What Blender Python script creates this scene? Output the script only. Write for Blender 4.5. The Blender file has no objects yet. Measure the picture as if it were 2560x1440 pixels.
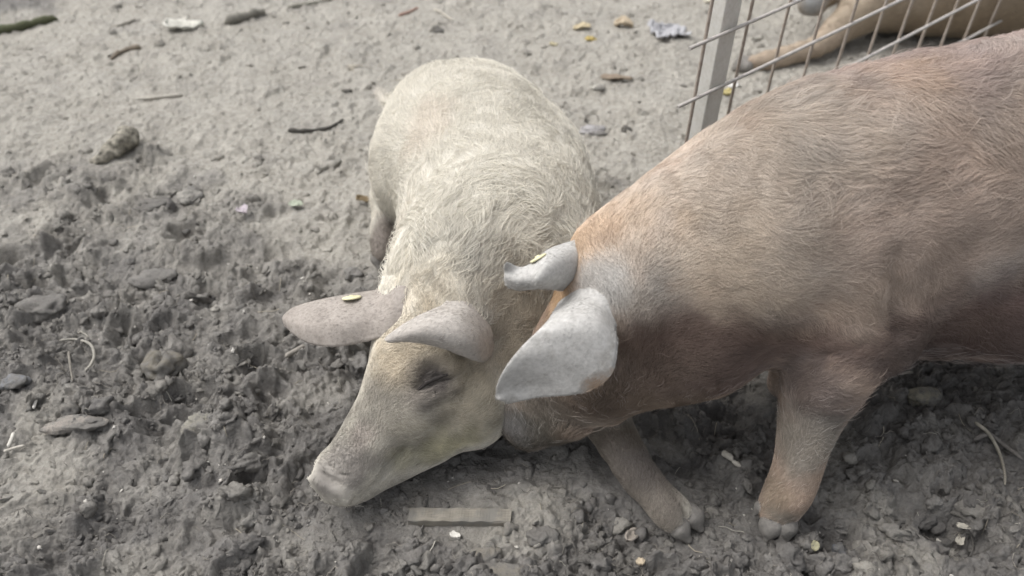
import bpy, math, random, time
import numpy as np
import openvdb
from mathutils import Vector
T0 = time.time()
rng = np.random.default_rng(7)
random.seed(7)
scene = bpy.context.scene
COL = scene.collection

# ------------------------------------------------------------------ camera
CAM_H, PITCH, FPX = 1.35, math.radians(40.0), 2200.0
cam = bpy.data.cameras.new('camera')
cam_ob = bpy.data.objects.new('camera', cam)
COL.objects.link(cam_ob)
cam.sensor_width = 36.0
cam.lens = FPX / 2560 * 36.0
cam.clip_start, cam.clip_end = 0.05, 500.0
cam_ob.location = (0, 0, CAM_H)
cam_ob.rotation_euler = (math.radians(90) - PITCH, 0, 0)
cam.dof.use_dof = True
cam.dof.focus_distance = 1.62
cam.dof.aperture_fstop = 2.6
scene.camera = cam_ob

# ------------------------------------------------------------------ sky, sun, exposure
world = bpy.data.worlds.new('World')
scene.world = world
world.use_nodes = True
nt = world.node_tree
nt.nodes.clear()
sky = nt.nodes.new('ShaderNodeTexSky')
sky.sky_type = 'NISHITA'
sky.sun_disc = False
SUN_EL, SUN_AZ = math.radians(60), math.radians(-72)
sky.sun_elevation = SUN_EL
sky.sun_rotation = SUN_AZ
sky.dust_density = 6.0
sky.air_density = 1.0
hs = nt.nodes.new('ShaderNodeHueSaturation')
hs.inputs['Saturation'].default_value = 0.22
bg = nt.nodes.new('ShaderNodeBackground')
bg.inputs['Strength'].default_value = 0.15
wo = nt.nodes.new('ShaderNodeOutputWorld')
nt.links.new(sky.outputs[0], hs.inputs['Color'])
nt.links.new(hs.outputs[0], bg.inputs['Color'])
nt.links.new(bg.outputs[0], wo.inputs['Surface'])
sl = bpy.data.lights.new('sun', 'SUN')
sl.energy = 0.55
sl.angle = math.radians(50)
sl.color = (1.0, 0.975, 0.945)
sun = bpy.data.objects.new('sun', sl)
COL.objects.link(sun)
# the brightest part of the overcast sky stands high to the left (azimuth measured from +Y towards +X)
sd = Vector((math.sin(SUN_AZ) * math.cos(SUN_EL), math.cos(SUN_AZ) * math.cos(SUN_EL), math.sin(SUN_EL)))
sun.rotation_euler = sd.to_track_quat('Z', 'Y').to_euler()
scene.view_settings.view_transform = 'Standard'
scene.view_settings.look = 'None'
scene.view_settings.exposure = 0.58
scene.view_settings.gamma = 1.0
scene.view_settings.use_curve_mapping = False
scene.cycles.use_denoising = True
scene.cycles.max_bounces = 6
scene.cycles.diffuse_bounces = 4
scene.cycles.glossy_bounces = 2
scene.cycles.transparent_max_bounces = 4
try:
    scene.cycles_curves.shape = 'RIBBONS'
    scene.cycles_curves.subdivisions = 2
except Exception:
    pass

# ------------------------------------------------------------------ helpers
CT, ST = math.cos(PITCH), math.sin(PITCH)


def at(px, py, z=0.0):
    """place in the yard seen at a spot of the photograph, at height z above the ground plane"""
    u, v = (px - 1280) / FPX, (py - 720) / FPX
    t = (CAM_H - z) / (ST + v * CT)
    return np.array([u * t, t * (CT - v * ST), z])


def smooth(a, b, x):
    t = np.clip((x - a) / (b - a), 0, 1)
    return t * t * (3 - 2 * t)


def hash2(ix, iy, s=0):
    h = (ix.astype(np.int64) * 374761393 + iy.astype(np.int64) * 668265263 + s * 974634777) & 0x7fffffff
    h = ((h ^ (h >> 13)) * 1274126177) & 0x7fffffff
    h = ((h ^ (h >> 15)) * 2246822519) & 0x7fffffff
    h = h ^ (h >> 14)
    return (h & 0xffffff).astype(np.float32) / 16777215.0


def noise2(x, y, s=0):
    ix, iy = np.floor(x), np.floor(y)
    fx, fy = (x - ix).astype(np.float32), (y - iy).astype(np.float32)
    ux, uy = fx * fx * fx * (fx * (fx * 6 - 15) + 10), fy * fy * fy * (fy * (fy * 6 - 15) + 10)

    def g(a, b):
        an = hash2(ix + a, iy + b, s) * 6.2831853
        return np.cos(an) * (fx - a) + np.sin(an) * (fy - b)
    n0 = g(0, 0) * (1 - ux) + g(1, 0) * ux
    n1 = g(0, 1) * (1 - ux) + g(1, 1) * ux
    return (n0 * (1 - uy) + n1 * uy) * 1.5


def fbm(x, y, f, octs, s=0, gain=0.5):
    o, a = 0, 1.0
    for k in range(octs):
        o = o + a * noise2(x * f + 17.3 * k, y * f - 9.1 * k, s + k)
        f *= 2.03
        a *= gain
    return o


def worley(x, y, s=0):
    """F1, F2 and a random number of the nearest cell"""
    ix, iy = np.floor(x), np.floor(y)
    f1 = np.full(x.shape, 9.0, np.float32)
    f2 = np.full(x.shape, 9.0, np.float32)
    rid = np.zeros(x.shape, np.float32)
    for a in (-1, 0, 1):
        for b in (-1, 0, 1):
            px = ix + a + hash2(ix + a, iy + b, s)
            py = iy + b + hash2(ix + a, iy + b, s + 51)
            d = np.sqrt((px - x) ** 2 + (py - y) ** 2).astype(np.float32)
            r = hash2(ix + a, iy + b, s + 97)
            near = d < f1
            f2 = np.where(near, f1, np.minimum(f2, d))
            rid = np.where(near, r, rid)
            f1 = np.where(near, d, f1)
    return f1, f2, rid


def noise3(p, s=0):
    i = np.floor(p)
    f = p - i
    u = f * f * (3 - 2 * f)
    out = 0
    for a in (0, 1):
        for b in (0, 1):
            for c in (0, 1):
                h = hash2(i[:, 0] + a + 57 * (i[:, 2] + c), i[:, 1] + b + 131 * (i[:, 2] + c), s)
                w = (u[:, 0] if a else 1 - u[:, 0]) * (u[:, 1] if b else 1 - u[:, 1]) * (u[:, 2] if c else 1 - u[:, 2])
                out = out + w * h
    return out * 2 - 1


def fbm3(p, f, octs, s=0):
    o, a = 0, 1.0
    for k in range(octs):
        o = o + a * noise3(p * f + 11.7 * k, s + k)
        f *= 2.1
        a *= .5
    return o


def mesh_np(name, V, F, smooth_=True):
    """fast mesh from arrays; F is (n,3) or (n,4)"""
    V = np.asarray(V, np.float32)
    F = np.asarray(F, np.int32)
    me = bpy.data.meshes.new(name)
    me.vertices.add(len(V))
    me.vertices.foreach_set('co', V.ravel())
    k = F.shape[1]
    me.loops.add(F.size)
    me.loops.foreach_set('vertex_index', F.ravel())
    me.polygons.add(len(F))
    me.polygons.foreach_set('loop_start', np.arange(0, F.size, k, dtype=np.int32))
    me.polygons.foreach_set('use_smooth', np.full(len(F), smooth_))
    me.update(calc_edges=True)
    me.validate()
    return me


def attr(me, name, data):
    data = np.asarray(data, np.float32)
    if data.ndim == 1:
        a = me.attributes.new(name, 'FLOAT', 'POINT')
        a.data.foreach_set('value', data)
    else:
        if data.shape[1] == 3:
            data = np.concatenate([data, np.ones((len(data), 1), np.float32)], 1)
        a = me.attributes.new(name, 'FLOAT_COLOR', 'POINT')
        a.data.foreach_set('color', data.ravel())


def obj(name, me, m=None, parent=None):
    o = bpy.data.objects.new(name, me)
    COL.objects.link(o)
    if m is not None and not len(me.materials):
        me.materials.append(m)
    if parent is not None:
        o.parent = parent
    return o


def tag(o, label, cat, group=None):
    o['label'] = label
    o['category'] = cat
    if group:
        o['group'] = group
    return o


def thing(name, label, cat, group=None, loc=(0, 0, 0)):
    o = bpy.data.objects.new(name, None)
    o.empty_display_size = 0.05
    COL.objects.link(o)
    o.location = loc
    return tag(o, label, cat, group)


class NT:
    """small node-tree builder"""

    def __init__(self, name, rough=0.8, spec=0.3):
        self.m = bpy.data.materials.new(name)
        self.m.use_nodes = True
        self.t = self.m.node_tree
        self.b = self.t.nodes['Principled BSDF']
        self.b.inputs['Roughness'].default_value = rough
        self.b.inputs['Specular IOR Level'].default_value = spec

    def n(self, typ, **kw):
        nd = self.t.nodes.new(typ)
        for k, v in kw.items():
            if hasattr(nd, k):
                setattr(nd, k, v)
            else:
                nd.inputs[k].default_value = v
        return nd

    def l(self, a, b):
        self.t.links.new(a, b)

    def noise(self, scale, detail=4, rough=.6, vec=None):
        nd = self.n('ShaderNodeTexNoise')
        nd.inputs['Scale'].default_value = scale
        nd.inputs['Detail'].default_value = detail
        nd.inputs['Roughness'].default_value = rough
        if vec is None:
            if not hasattr(self, 'tc'):
                self.tc = self.n('ShaderNodeTexCoord')
            vec = self.tc.outputs['Object']
        self.l(vec, nd.inputs['Vector'])
        return nd.outputs['Fac']

    def ramp(self, fac, stops):
        nd = self.n('ShaderNodeValToRGB')
        e = nd.color_ramp.elements
        while len(e) < len(stops):
            e.new(.5)
        for i, (p, c) in enumerate(stops):
            e[i].position = p
            e[i].color = tuple(c) + (1,) if len(c) == 3 else c
        self.l(fac, nd.inputs['Fac'])
        return nd.outputs['Color']

    def attr(self, name):
        return self.n('ShaderNodeAttribute', attribute_name=name)

    def mix(self, fac, a, b, blend='MIX'):
        nd = self.n('ShaderNodeMix', data_type='RGBA', blend_type=blend)
        for s, v in ((nd.inputs[0], fac), (nd.inputs[6], a), (nd.inputs[7], b)):
            if hasattr(v, 'links'):
                self.l(v, s)
            else:
                s.default_value = v if not isinstance(v, tuple) else (v + (1,) if len(v) == 3 else v)
        return nd.outputs[2]

    def bump(self, h, strength=.5, dist=.005):
        nd = self.n('ShaderNodeBump')
        nd.inputs['Strength'].default_value = strength
        nd.inputs['Distance'].default_value = dist
        self.l(h, nd.inputs['Height'])
        self.l(nd.outputs[0], self.b.inputs['Normal'])

    def base(self, c):
        if hasattr(c, 'links'):
            self.l(c, self.b.inputs['Base Color'])
        else:
            self.b.inputs['Base Color'].default_value = tuple(c) + (1,)
        return self


def speckled(name, c1, c2, scale=60, rough=.85, bump=.4, dist=.003, spec=.25):
    k = NT(name, rough, spec)
    f = k.noise(scale, 5, .65)
    k.base(k.ramp(f, [(.3, c1), (.7, c2)]))
    k.bump(k.noise(scale * 3, 5, .7), bump, dist)
    return k.m


# ------------------------------------------------------------------ ground
def rough_zone(x, y):
    """1 where the mud is trampled and crumbly, 0 where it is trodden flat"""
    w = fbm(x, y, 1.6, 3, 3) * .28
    edge = 1.93 - .10 * np.clip(x + .9, -2, 3) * 0.6 + w
    r = 1 - smooth(-.34, .30, y - edge + .22 * fbm(x, y, 7, 3, 24))
    # the smoother, dryer shelf behind the lying pig and left middle
    r = r * (1 - .5 * smooth(.05, .5, fbm(x, y, 2.6, 2, 21)))
    # smeared patch before the lying pig's jaw
    for cx, cy, rx, ry, k in ((-.02, .93, .20, .10, .75), (.02, 1.0, .16, .05, .6), (-1.0, .95, .22, .16, .6),
                              (.62, .98, .12, .05, .4), (-.62, 1.02, .10, .05, .3), (.3, 1.12, .12, .06, .5)):
        d = np.sqrt(((x - cx) / rx) ** 2 + ((y - cy) / ry) ** 2) + w * 1.2
        r = r * (1 - k * (1 - smooth(.5, 1.15, d)))
    return r


HOLES = []
_h = np.random.default_rng(23)
while len(HOLES) < 150:
    hx, hy = _h.uniform(-1.6, 1.6), _h.uniform(.7, 2.3)
    HOLES.append((hx, hy, _h.uniform(0, 6.28), _h.uniform(.028, .050), _h.uniform(.015, .042)))


PADS = [(-.305, 1.74, .055, .17, .004), (.32, .93, .07, .06, .002), (.285, 1.00, .06, .06, .004), (.20, 1.06, .07, .07, .008), (.475, .94, .06, .06, .004),
        (-.33, .955, .07, .05, -.006), (-.20, 1.03, .12, .06, -.004), (.0, 1.08, .10, .05, -.004), (-.15, .945, .10, .035, .0)]


def domes(x, y, sc, seed, p, warp=.42, steep=.62):
    """scattered steep-sided lumps, p = share of cells that hold one; returned with height about 1"""
    qx = x * sc + warp * fbm(x, y, sc * .9, 2, seed + 3)
    qy = y * sc + warp * fbm(x, y, sc * .9, 2, seed + 4)
    f1, f2, rid = worley(qx, qy, seed)
    keep = smooth(1 - p - .02, 1 - p + .02, rid)
    size = .38 + .42 * ((rid * 7.31) % 1.0)
    d = np.clip(1 - (f1 / size) ** 2, 0, 1)
    return keep * np.clip((f2 - f1) / .22, 0, 1) ** .7 * d ** steep * (.45 + .55 * ((rid * 13.7) % 1.0))


def raw_height(x, y):
    x = np.asarray(x, np.float64)
    y = np.asarray(y, np.float64)
    R = rough_zone(x, y)
    wx = x + .016 * fbm(x, y, 14, 3, 40)
    wy = y + .016 * fbm(x, y, 14, 3, 50)
    base = .018 * fbm(x, y, 1.3, 2, 1)
    n13 = fbm(wx, wy, 13, 3, 77)
    flat = .007 * fbm(x, y, 6, 4, 5) + .0035 * np.abs(fbm(wx, wy, 26, 3, 8)) - .014 * smooth(.35, .65, n13) * smooth(-.2, .3, fbm(x, y, 3, 2, 15))
    flat = flat + .0026 * noise2(wx * 16 + wy * 9, wy * 46 - wx * 10, 61)
    flat = .75 * flat + .011 * domes(x, y, 20, 301, .13) + .009 * domes(x, y, 42, 302, .20) + .0055 * domes(x, y, 85, 303, .26) + .004 * np.abs(fbm(wx, wy, 48, 3, 9))
    mud = .026 * fbm(wx, wy, 4.6, 3, 11) + .016 * (.5 - np.abs(fbm(wx, wy, 9, 4, 33)))
    clump = smooth(-.35, .35, fbm(x, y, 4.2, 3, 44))          # crumbly here, smeared there
    mud = mud + .042 * domes(wx, wy, 10, 201, .36, steep=1.3) + (.35 + .65 * clump) * (.026 * domes(wx, wy, 20, 202, .45, steep=.95) + .0165 * domes(x, y, 40, 203, .5)
                                                            + .0075 * domes(x, y, 80, 204, .5) + .0045 * domes(x, y, 150, 205, .5))
    mud = mud + (.3 + .7 * clump) * (.0055 * fbm(wx, wy, 60, 4, 31) + .005 * (.4 - np.abs(fbm(wx, wy, 30, 3, 36))))
    for hx, hy, a, r, d in HOLES:
        dx, dy = x - hx, y - hy
        m = (dx * dx + dy * dy) < (4 * r) ** 2
        if not m.any():
            continue
        lx = dx[m] * math.cos(a) + dy[m] * math.sin(a)
        ly = -dx[m] * math.sin(a) + dy[m] * math.cos(a)
        lx = lx + .012 * n13[m]
        q = np.minimum(np.sqrt((lx / (r * 1.25)) ** 2 + ((ly - r * .45) / (r * .55)) ** 2),
                       np.sqrt((lx / (r * 1.25)) ** 2 + ((ly + r * .45) / (r * .55)) ** 2))
        mud[m] = mud[m] * (1 - .5 * (1 - smooth(.5, 1.2, q))) - d * (1 - smooth(.35, 1.15, q)) + .35 * d * np.exp(-((q - 1.35) / .3) ** 2)
    tx, ty = x + .006 * fbm(x, y, 60, 2, 140), y + .006 * fbm(x, y, 60, 2, 150)
    mud = mud + (.35 + .65 * clump) * (.018 * (.45 - np.abs(noise2(tx * 38, ty * 38, 36))) + .0140 * (.45 - np.abs(noise2(tx * 78, ty * 78, 37)))
                                       + .0085 * (.45 - np.abs(noise2(tx * 155, ty * 155, 38)))) + .0022 * noise2(tx * 230, ty * 230, 39)
    mud = mud - .018
    out = base + flat * (1 - .7 * R) + R * mud
    # mud squeezed down under feet, snout and jaw
    for cx, cy, rx, ry, z in PADS:
        q = np.sqrt(((x - cx) / rx) ** 2 + ((y - cy) / ry) ** 2)
        m = q < 1.6
        w = 1 - smooth(.75, 1.5, q[m] + .10 * n13[m])
        out[m] = out[m] * (1 - w) + (z + .12 * (out[m] - base[m])) * w
    far = smooth(3.6, 6.0, np.abs(y)) + smooth(2.6, 4.0, np.abs(x))
    return out * (1 - np.clip(far, 0, .8))




def damp_at(x, y, R):
    n = fbm(x, y, 2.7, 4, 90)
    d = .62 * smooth(-.25, .45, R - .35 + .35 * n) + .38 * smooth(2.0, 1.35, y + .25 * n)
    d = d * (.86 + .14 * smooth(-.6, .5, x)) + .26 * fbm(x, y, 7, 4, 93) + .14 * fbm(x, y, 28, 2, 94)
    # the still wet corner far to the left
    d = np.maximum(d, .9 * (1 - smooth(.3, 1.0, np.sqrt(((x + 2.05) / .5) ** 2 + ((y - 3.40) / .28) ** 2) + .5 * fbm(x, y, 5, 3, 95))))
    return np.clip(d, 0, 1)


GRID = {}


def height(x, y):
    """height of the finished ground"""
    x, y = np.asarray(x, float), np.asarray(y, float)
    ys, s_, H = GRID['ys'], GRID['s'], GRID['H']
    i = np.clip(np.searchsorted(ys, y) - 1, 0, len(ys) - 2)
    f = np.clip((y - ys[i]) / (ys[i + 1] - ys[i]), 0, 1)
    q = x / (.66 + .56 * np.clip(y, .3, 6))
    j = np.clip(np.searchsorted(s_, q) - 1, 0, len(s_) - 2)
    g_ = np.clip((q - s_[j]) / (s_[j + 1] - s_[j]), 0, 1)
    return (H[i, j] * (1 - f) + H[i + 1, j] * f) * (1 - g_) + (H[i, j + 1] * (1 - f) + H[i + 1, j + 1] * f) * g_


def build_ground():
    ys = [.55]
    while ys[-1] < 3.95:
        ys.append(ys[-1] +   .0026 * (.35 + ys[-1] * .62 + .12 * ys[-1] ** 2))
    out = [3.95]
    while out[-1] < 120:
        out.append(out[-1] + max(.03, (out[-1] - 3.9) * .16))
    near = [.55]
    while near[-1] > -60:
        near.append(near[-1] - max(.03, (.56 - near[-1]) * .2))
    ys = np.array(near[:0:-1] + ys + out[1:])
    n = 900
    s = np.linspace(-1, 1, n)
    ext = [1.0]
    while ext[-1] < 60:
        ext.append(ext[-1] + max(.02, (ext[-1] - .98) * .22))
    s = np.concatenate([-np.array(ext[:0:-1]), s, np.array(ext[1:])])
    w = .66 + .56 * np.clip(ys, .3, 6)
    X = s[None, :] * w[:, None]
    Y = np.repeat(ys[:, None], len(s), 1)
    H = raw_height(X.ravel(), Y.ravel()).reshape(X.shape)
    # soil slides off faces that are too steep, so the mud lies in heaps and not in spikes
    dx = (X[:, 1:] - X[:, :-1])
    dy = (Y[1:] - Y[:-1])
    dd = np.sqrt((X[1:, 1:] - X[:-1, :-1]) ** 2 + (Y[1:, 1:] - Y[:-1, :-1]) ** 2)
    for it in range(10):
        for A, B, L in ((np.s_[:, 1:], np.s_[:, :-1], dx), (np.s_[1:], np.s_[:-1], dy), (np.s_[1:, 1:], np.s_[:-1, :-1], dd)):
            d = H[A] - H[B]
            m = np.sign(d) * np.maximum(np.abs(d) - 1.8 * L, 0) * .25
            H[A] -= m
            H[B] += m
    GRID.update(ys=ys, s=s, H=H)
    R = rough_zone(X.ravel(), Y.ravel()).reshape(X.shape)
    # a little sideways slump so clods overhang
    jx = (.0055 * fbm(X, Y, 38, 2, 70) + .0022 * noise2(X * 120, Y * 120, 72)) * R
    jy = (.0055 * fbm(X, Y, 38, 2, 80) + .0022 * noise2(X * 120, Y * 120, 82)) * R
    V = np.stack([X + jx, Y + jy, H], -1).reshape(-1, 3)
    nr, nc = X.shape
    idx = np.arange(nr * nc).reshape(nr, nc)
    F = np.stack([idx[:-1, :-1], idx[:-1, 1:], idx[1:, 1:], idx[1:, :-1]], -1).reshape(-1, 4)
    me = mesh_np('ground', V, F)
    x, y = X.ravel(), Y.ravel()
    damp = damp_at(x, y, R.ravel())
    attr(me, 'damp', damp)
    return me


def ground_material():
    k = NT('mud', .9, .25)
    a = k.attr('damp')
    n1 = k.noise(9, 6, .65)
    n2 = k.noise(70, 4, .6)
    n3 = k.noise(240, 3, .6)
    dry = k.ramp(n1, [(.30, (.318, .303, .268)), (.62, (.398, .381, .341))])
    wet = k.ramp(n1, [(.30, (.118, .113, .107)), (.70, (.222, .214, .202))])
    c = k.mix(a.outputs['Fac'], dry, wet)
    c = k.mix(.55, c, k.ramp(n2, [(.30, (.35, .34, .33)), (.70, (.66, .66, .66))]), 'OVERLAY')
    c = k.mix(.35, c, k.ramp(n3, [(.25, (.34, .34, .34)), (.75, (.66, .65, .64))]), 'OVERLAY')
    k.base(c)
    k.l(k.ramp(k.noise(5, 4, .6), [(.38, (.48, .48, .48)), (.58, (.90, .90, .90))]), k.b.inputs['Roughness'])
    h = k.n('ShaderNodeMath', operation='ADD')
    k.l(k.noise(160, 6, .7), h.inputs[0])
    k.l(k.noise(45, 5, .6), h.inputs[1])
    k.bump(h.outputs[0], .9, .008)
    return k.m


MUD = ground_material()
g = obj('ground', build_ground(), MUD)
g['kind'] = 'structure'
print('ground', time.time() - T0)
FUR = 1.0

# ------------------------------------------------------------------ implicit bodies
class Body:
    def __init__(self, lo, hi, vox):
        self.lo = np.array(lo, float)
        self.v = vox
        self.n = np.ceil((np.array(hi) - self.lo) / vox).astype(int) + 1
        self.g = np.full(self.n, 0.2, np.float32)
        self.ax = [self.lo[i] + vox * np.arange(self.n[i]) for i in range(3)]

    def box(self, lo, hi):
        a = np.clip(np.floor((np.array(lo) - self.lo) / self.v).astype(int), 0, self.n)
        b = np.clip(np.ceil((np.array(hi) - self.lo) / self.v).astype(int) + 1, 0, self.n)
        sl_ = tuple(slice(a[i], b[i]) for i in range(3))
        X = self.ax[0][sl_[0]][:, None, None].astype(np.float32)
        Y = self.ax[1][sl_[1]][None, :, None].astype(np.float32)
        Z = self.ax[2][sl_[2]][None, None, :].astype(np.float32)
        return sl_, X, Y, Z

    def put(self, sl_, d, k, sub=False):
        a = self.g[sl_]
        if sub:
            h = np.clip(.5 - .5 * (a + d) / k, 0, 1)
            self.g[sl_] = a * (1 - h) - d * h + k * h * (1 - h)
        else:
            h = np.clip(.5 + .5 * (a - d) / k, 0, 1)
            self.g[sl_] = a * (1 - h) + d * h - k * h * (1 - h)

    def cone(self, a, b, ra, rb, k=.03, up=(0, 0, 1), sub=False):
        """elliptical round cone a->b; radii given as (side, up) or one number"""
        a, b = np.array(a, float), np.array(b, float)
        ra = np.array(ra if np.ndim(ra) else (ra, ra), float)
        rb = np.array(rb if np.ndim(rb) else (rb, rb), float)
        m = max(ra.max(), rb.max()) + k + .012
        lo, hi = np.minimum(a, b) - m, np.maximum(a, b) + m
        sl_, X, Y, Z = self.box(lo, hi)
        if 0 in (sl_[0].stop - sl_[0].start, sl_[1].stop - sl_[1].start, sl_[2].stop - sl_[2].start):
            return
        ab = b - a
        L2 = float(ab @ ab) + 1e-9
        ax = ab / math.sqrt(L2)
        upv = np.array(up, float)
        side = np.cross(ax, upv)
        side /= np.linalg.norm(side) + 1e-9
        upv = np.cross(side, ax)
        t = np.clip(((X - a[0]) * ab[0] + (Y - a[1]) * ab[1] + (Z - a[2]) * ab[2]) / L2, 0, 1)
        qx, qy, qz = X - (a[0] + t * ab[0]), Y - (a[1] + t * ab[1]), Z - (a[2] + t * ab[2])
        rs, ru = ra[0] + t * (rb[0] - ra[0]), ra[1] + t * (rb[1] - ra[1])
        rl = np.minimum(rs, ru)
        s = (qx * side[0] + qy * side[1] + qz * side[2])
        u = (qx * upv[0] + qy * upv[1] + qz * upv[2])
        w = (qx * ax[0] + qy * ax[1] + qz * ax[2])
        k0 = np.sqrt((s / rs) ** 2 + (u / ru) ** 2 + (w / rl) ** 2)
        k1 = np.sqrt((s / rs ** 2) ** 2 + (u / ru ** 2) ** 2 + (w / rl ** 2) ** 2) + 1e-6
        d = np.where(k0 < .05, -rl, k0 * (k0 - 1) / k1)
        self.put(sl_, d, k, sub)

    def tube(self, st, k=.03, up=(0, 0, 1), dens=2):
        """smooth chain through stations (centre, side radius, up radius)"""
        C = np.array([s[0] for s in st], float)
        Rr = np.array([(s[1], s[2]) for s in st], float)
        P = catmull(np.concatenate([C, Rr], 1), dens)
        for i in range(len(P) - 1):
            self.cone(P[i, :3], P[i + 1, :3], P[i, 3:], P[i + 1, 3:], k if i == 0 else .012, up)

    def ell(self, c, r, k=.03, rot=None, sub=False):
        c, r = np.array(c, float), np.array(r, float)
        m = r.max() + k + .012
        sl_, X, Y, Z = self.box(c - m, c + m)
        q = [X - c[0], Y - c[1], Z - c[2]]
        if rot is not None:
            M = np.array(rot)
            q = [M[i, 0] * q[0] + M[i, 1] * q[1] + M[i, 2] * q[2] for i in range(3)]
        k0 = np.sqrt((q[0] / r[0]) ** 2 + (q[1] / r[1]) ** 2 + (q[2] / r[2]) ** 2)
        k1 = np.sqrt((q[0] / r[0] ** 2) ** 2 + (q[1] / r[1] ** 2) ** 2 + (q[2] / r[2] ** 2) ** 2) + 1e-6
        self.put(sl_, np.where(k0 < .05, -r.min(), k0 * (k0 - 1) / k1), k, sub)

    def sample(self, p):
        q = (np.asarray(p) - self.lo) / self.v
        i = np.clip(np.floor(q).astype(int), 0, self.n - 2)
        f = np.clip(q - i, 0, 1)
        o = 0
        for a in (0, 1):
            for b in (0, 1):
                for c in (0, 1):
                    o = o + self.g[i[..., 0] + a, i[..., 1] + b, i[..., 2] + c] * \
                        (f[..., 0] if a else 1 - f[..., 0]) * (f[..., 1] if b else 1 - f[..., 1]) * (f[..., 2] if c else 1 - f[..., 2])
        return o

    def hit(self, px, py):
        """first point of the body met when looking at a spot of the photograph"""
        e = np.array([0, 0, CAM_H])
        u, v = (px - 1280) / FPX, (py - 720) / FPX
        d = np.array([u, CT - v * ST, -ST - v * CT])
        ts = np.arange(.9, 4.0, .003)
        P = e + ts[:, None] * d
        inside = ((P > self.lo) & (P < self.lo + self.v * (self.n - 1))).all(1)
        s = np.where(inside, self.sample(P), 1)
        w = np.where(s < 0)[0]
        if not len(w):
            return at(px, py, .1)
        return P[w[0]]

    def normal(self, p):
        p = np.asarray(p)
        e = self.v * 1.5
        g_ = np.stack([self.sample(p + e * np.eye(3)[i]) - self.sample(p - e * np.eye(3)[i]) for i in range(3)], -1)
        return g_ / (np.linalg.norm(g_, axis=-1, keepdims=True) + 1e-9)

    def relief(self, amp, f, s):
        """soft unevenness of flesh, added near the surface only"""
        m = np.where(np.abs(self.g) < .03)
        p = np.stack([self.ax[i][m[i]] for i in range(3)], 1)
        self.g[m] += (amp * fbm3(p, f, 2, s)).astype(np.float32)

    def mesh(self, name):
        gr = openvdb.FloatGrid(background=.2)
        gr.copyFromArray(np.ascontiguousarray(self.g))
        pts, quads = gr.convertToQuads(0.0)
        V = pts * self.v + self.lo
        return mesh_np(name, V, quads[:, ::-1])


def catmull(P, dens):
    P = np.asarray(P, float)
    n = len(P)
    Q = np.concatenate([P[:1] * 2 - P[1:2], P, P[-1:] * 2 - P[-2:-1]])
    out = []
    for i in range(n - 1):
        p0, p1, p2, p3 = Q[i:i + 4]
        for t in np.arange(dens) / dens:
            out.append(.5 * ((2 * p1) + (-p0 + p2) * t + (2 * p0 - 5 * p1 + 4 * p2 - p3) * t * t + (-p0 + 3 * p1 - 3 * p2 + p3) * t ** 3))
    out.append(P[-1])
    return np.array(out)


def ear_mesh(name, rows, thick=.006, du=7, dv=7, body=None):
    """leaf-shaped ear through rows of points, base first, given a real thickness"""
    def pt(p):
        if p[2] is None:                                # rooted in the head
            h = body.hit(p[0], p[1])
            return h + body.normal(h[None])[0] * (p[3] if len(p) > 3 else -.008)
        return at(*p)
    R = [catmull(np.array([pt(p) for p in r]), dv) for r in rows]
    m = max(len(r) for r in R)
    R2 = []
    for r in R:
        t = np.linspace(0, len(r) - 1, m)
        i = np.clip(np.floor(t).astype(int), 0, len(r) - 2)
        f = (t - i)[:, None]
        R2.append(r[i] * (1 - f) + r[i + 1] * f)
    A = np.array(R2)                                   # rows x m x 3
    G = np.stack([catmull(A[:, j], du) for j in range(m)], 1)
    nu, nv = G.shape[:2]
    N = np.cross(np.gradient(G, axis=0), np.gradient(G, axis=1))
    N /= np.linalg.norm(N, axis=2, keepdims=True) + 1e-9
    vv = np.linspace(-1, 1, nv)[None, :]
    uu = np.linspace(0, 1, nu)[:, None]
    th = thick * (1.9 - 1.2 * uu) * (1 - .72 * np.abs(vv) ** 4) * np.sqrt(np.clip(1.02 - uu ** 8, 0.08, 1))
    top, bot = G + N * th[..., None] * .5, G - N * th[..., None] * .5
    idx = np.arange(nu * nv).reshape(nu, nv)
    f1 = np.stack([idx[:-1, :-1], idx[:-1, 1:], idx[1:, 1:], idx[1:, :-1]], -1).reshape(-1, 4)
    o = nu * nv
    rim = np.concatenate([idx[0, :], idx[1:, -1], idx[-1, -2::-1], idx[-2:0:-1, 0]])
    rn = np.roll(rim, -1)
    side = np.stack([rim, rim + o, rn + o, rn], -1)
    return mesh_np(name, np.concatenate([top.reshape(-1, 3), bot.reshape(-1, 3)]), np.concatenate([f1, f1[:, ::-1] + o, side]))


def blob_colours(p, base, blobs):
    """coat pattern: soft patches of colour laid one over another"""
    c = np.tile(np.array(base, float), (len(p), 1))
    for ctr, rad, colr, k in blobs:
        r = np.array(rad if np.ndim(rad) else (rad,) * 3)
        d = np.sqrt((((p - np.array(ctr)) / r) ** 2).sum(1)) + .36 * fbm3(p, 11, 2, int(abs(ctr[0]) * 977) % 50) + .20 * fbm3(p, 40, 2, 7)
        w = (k * (1 - smooth(.30, 1.35, d)))[:, None]
        c = c * (1 - w) + np.array(colr) * w
    return c


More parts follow.
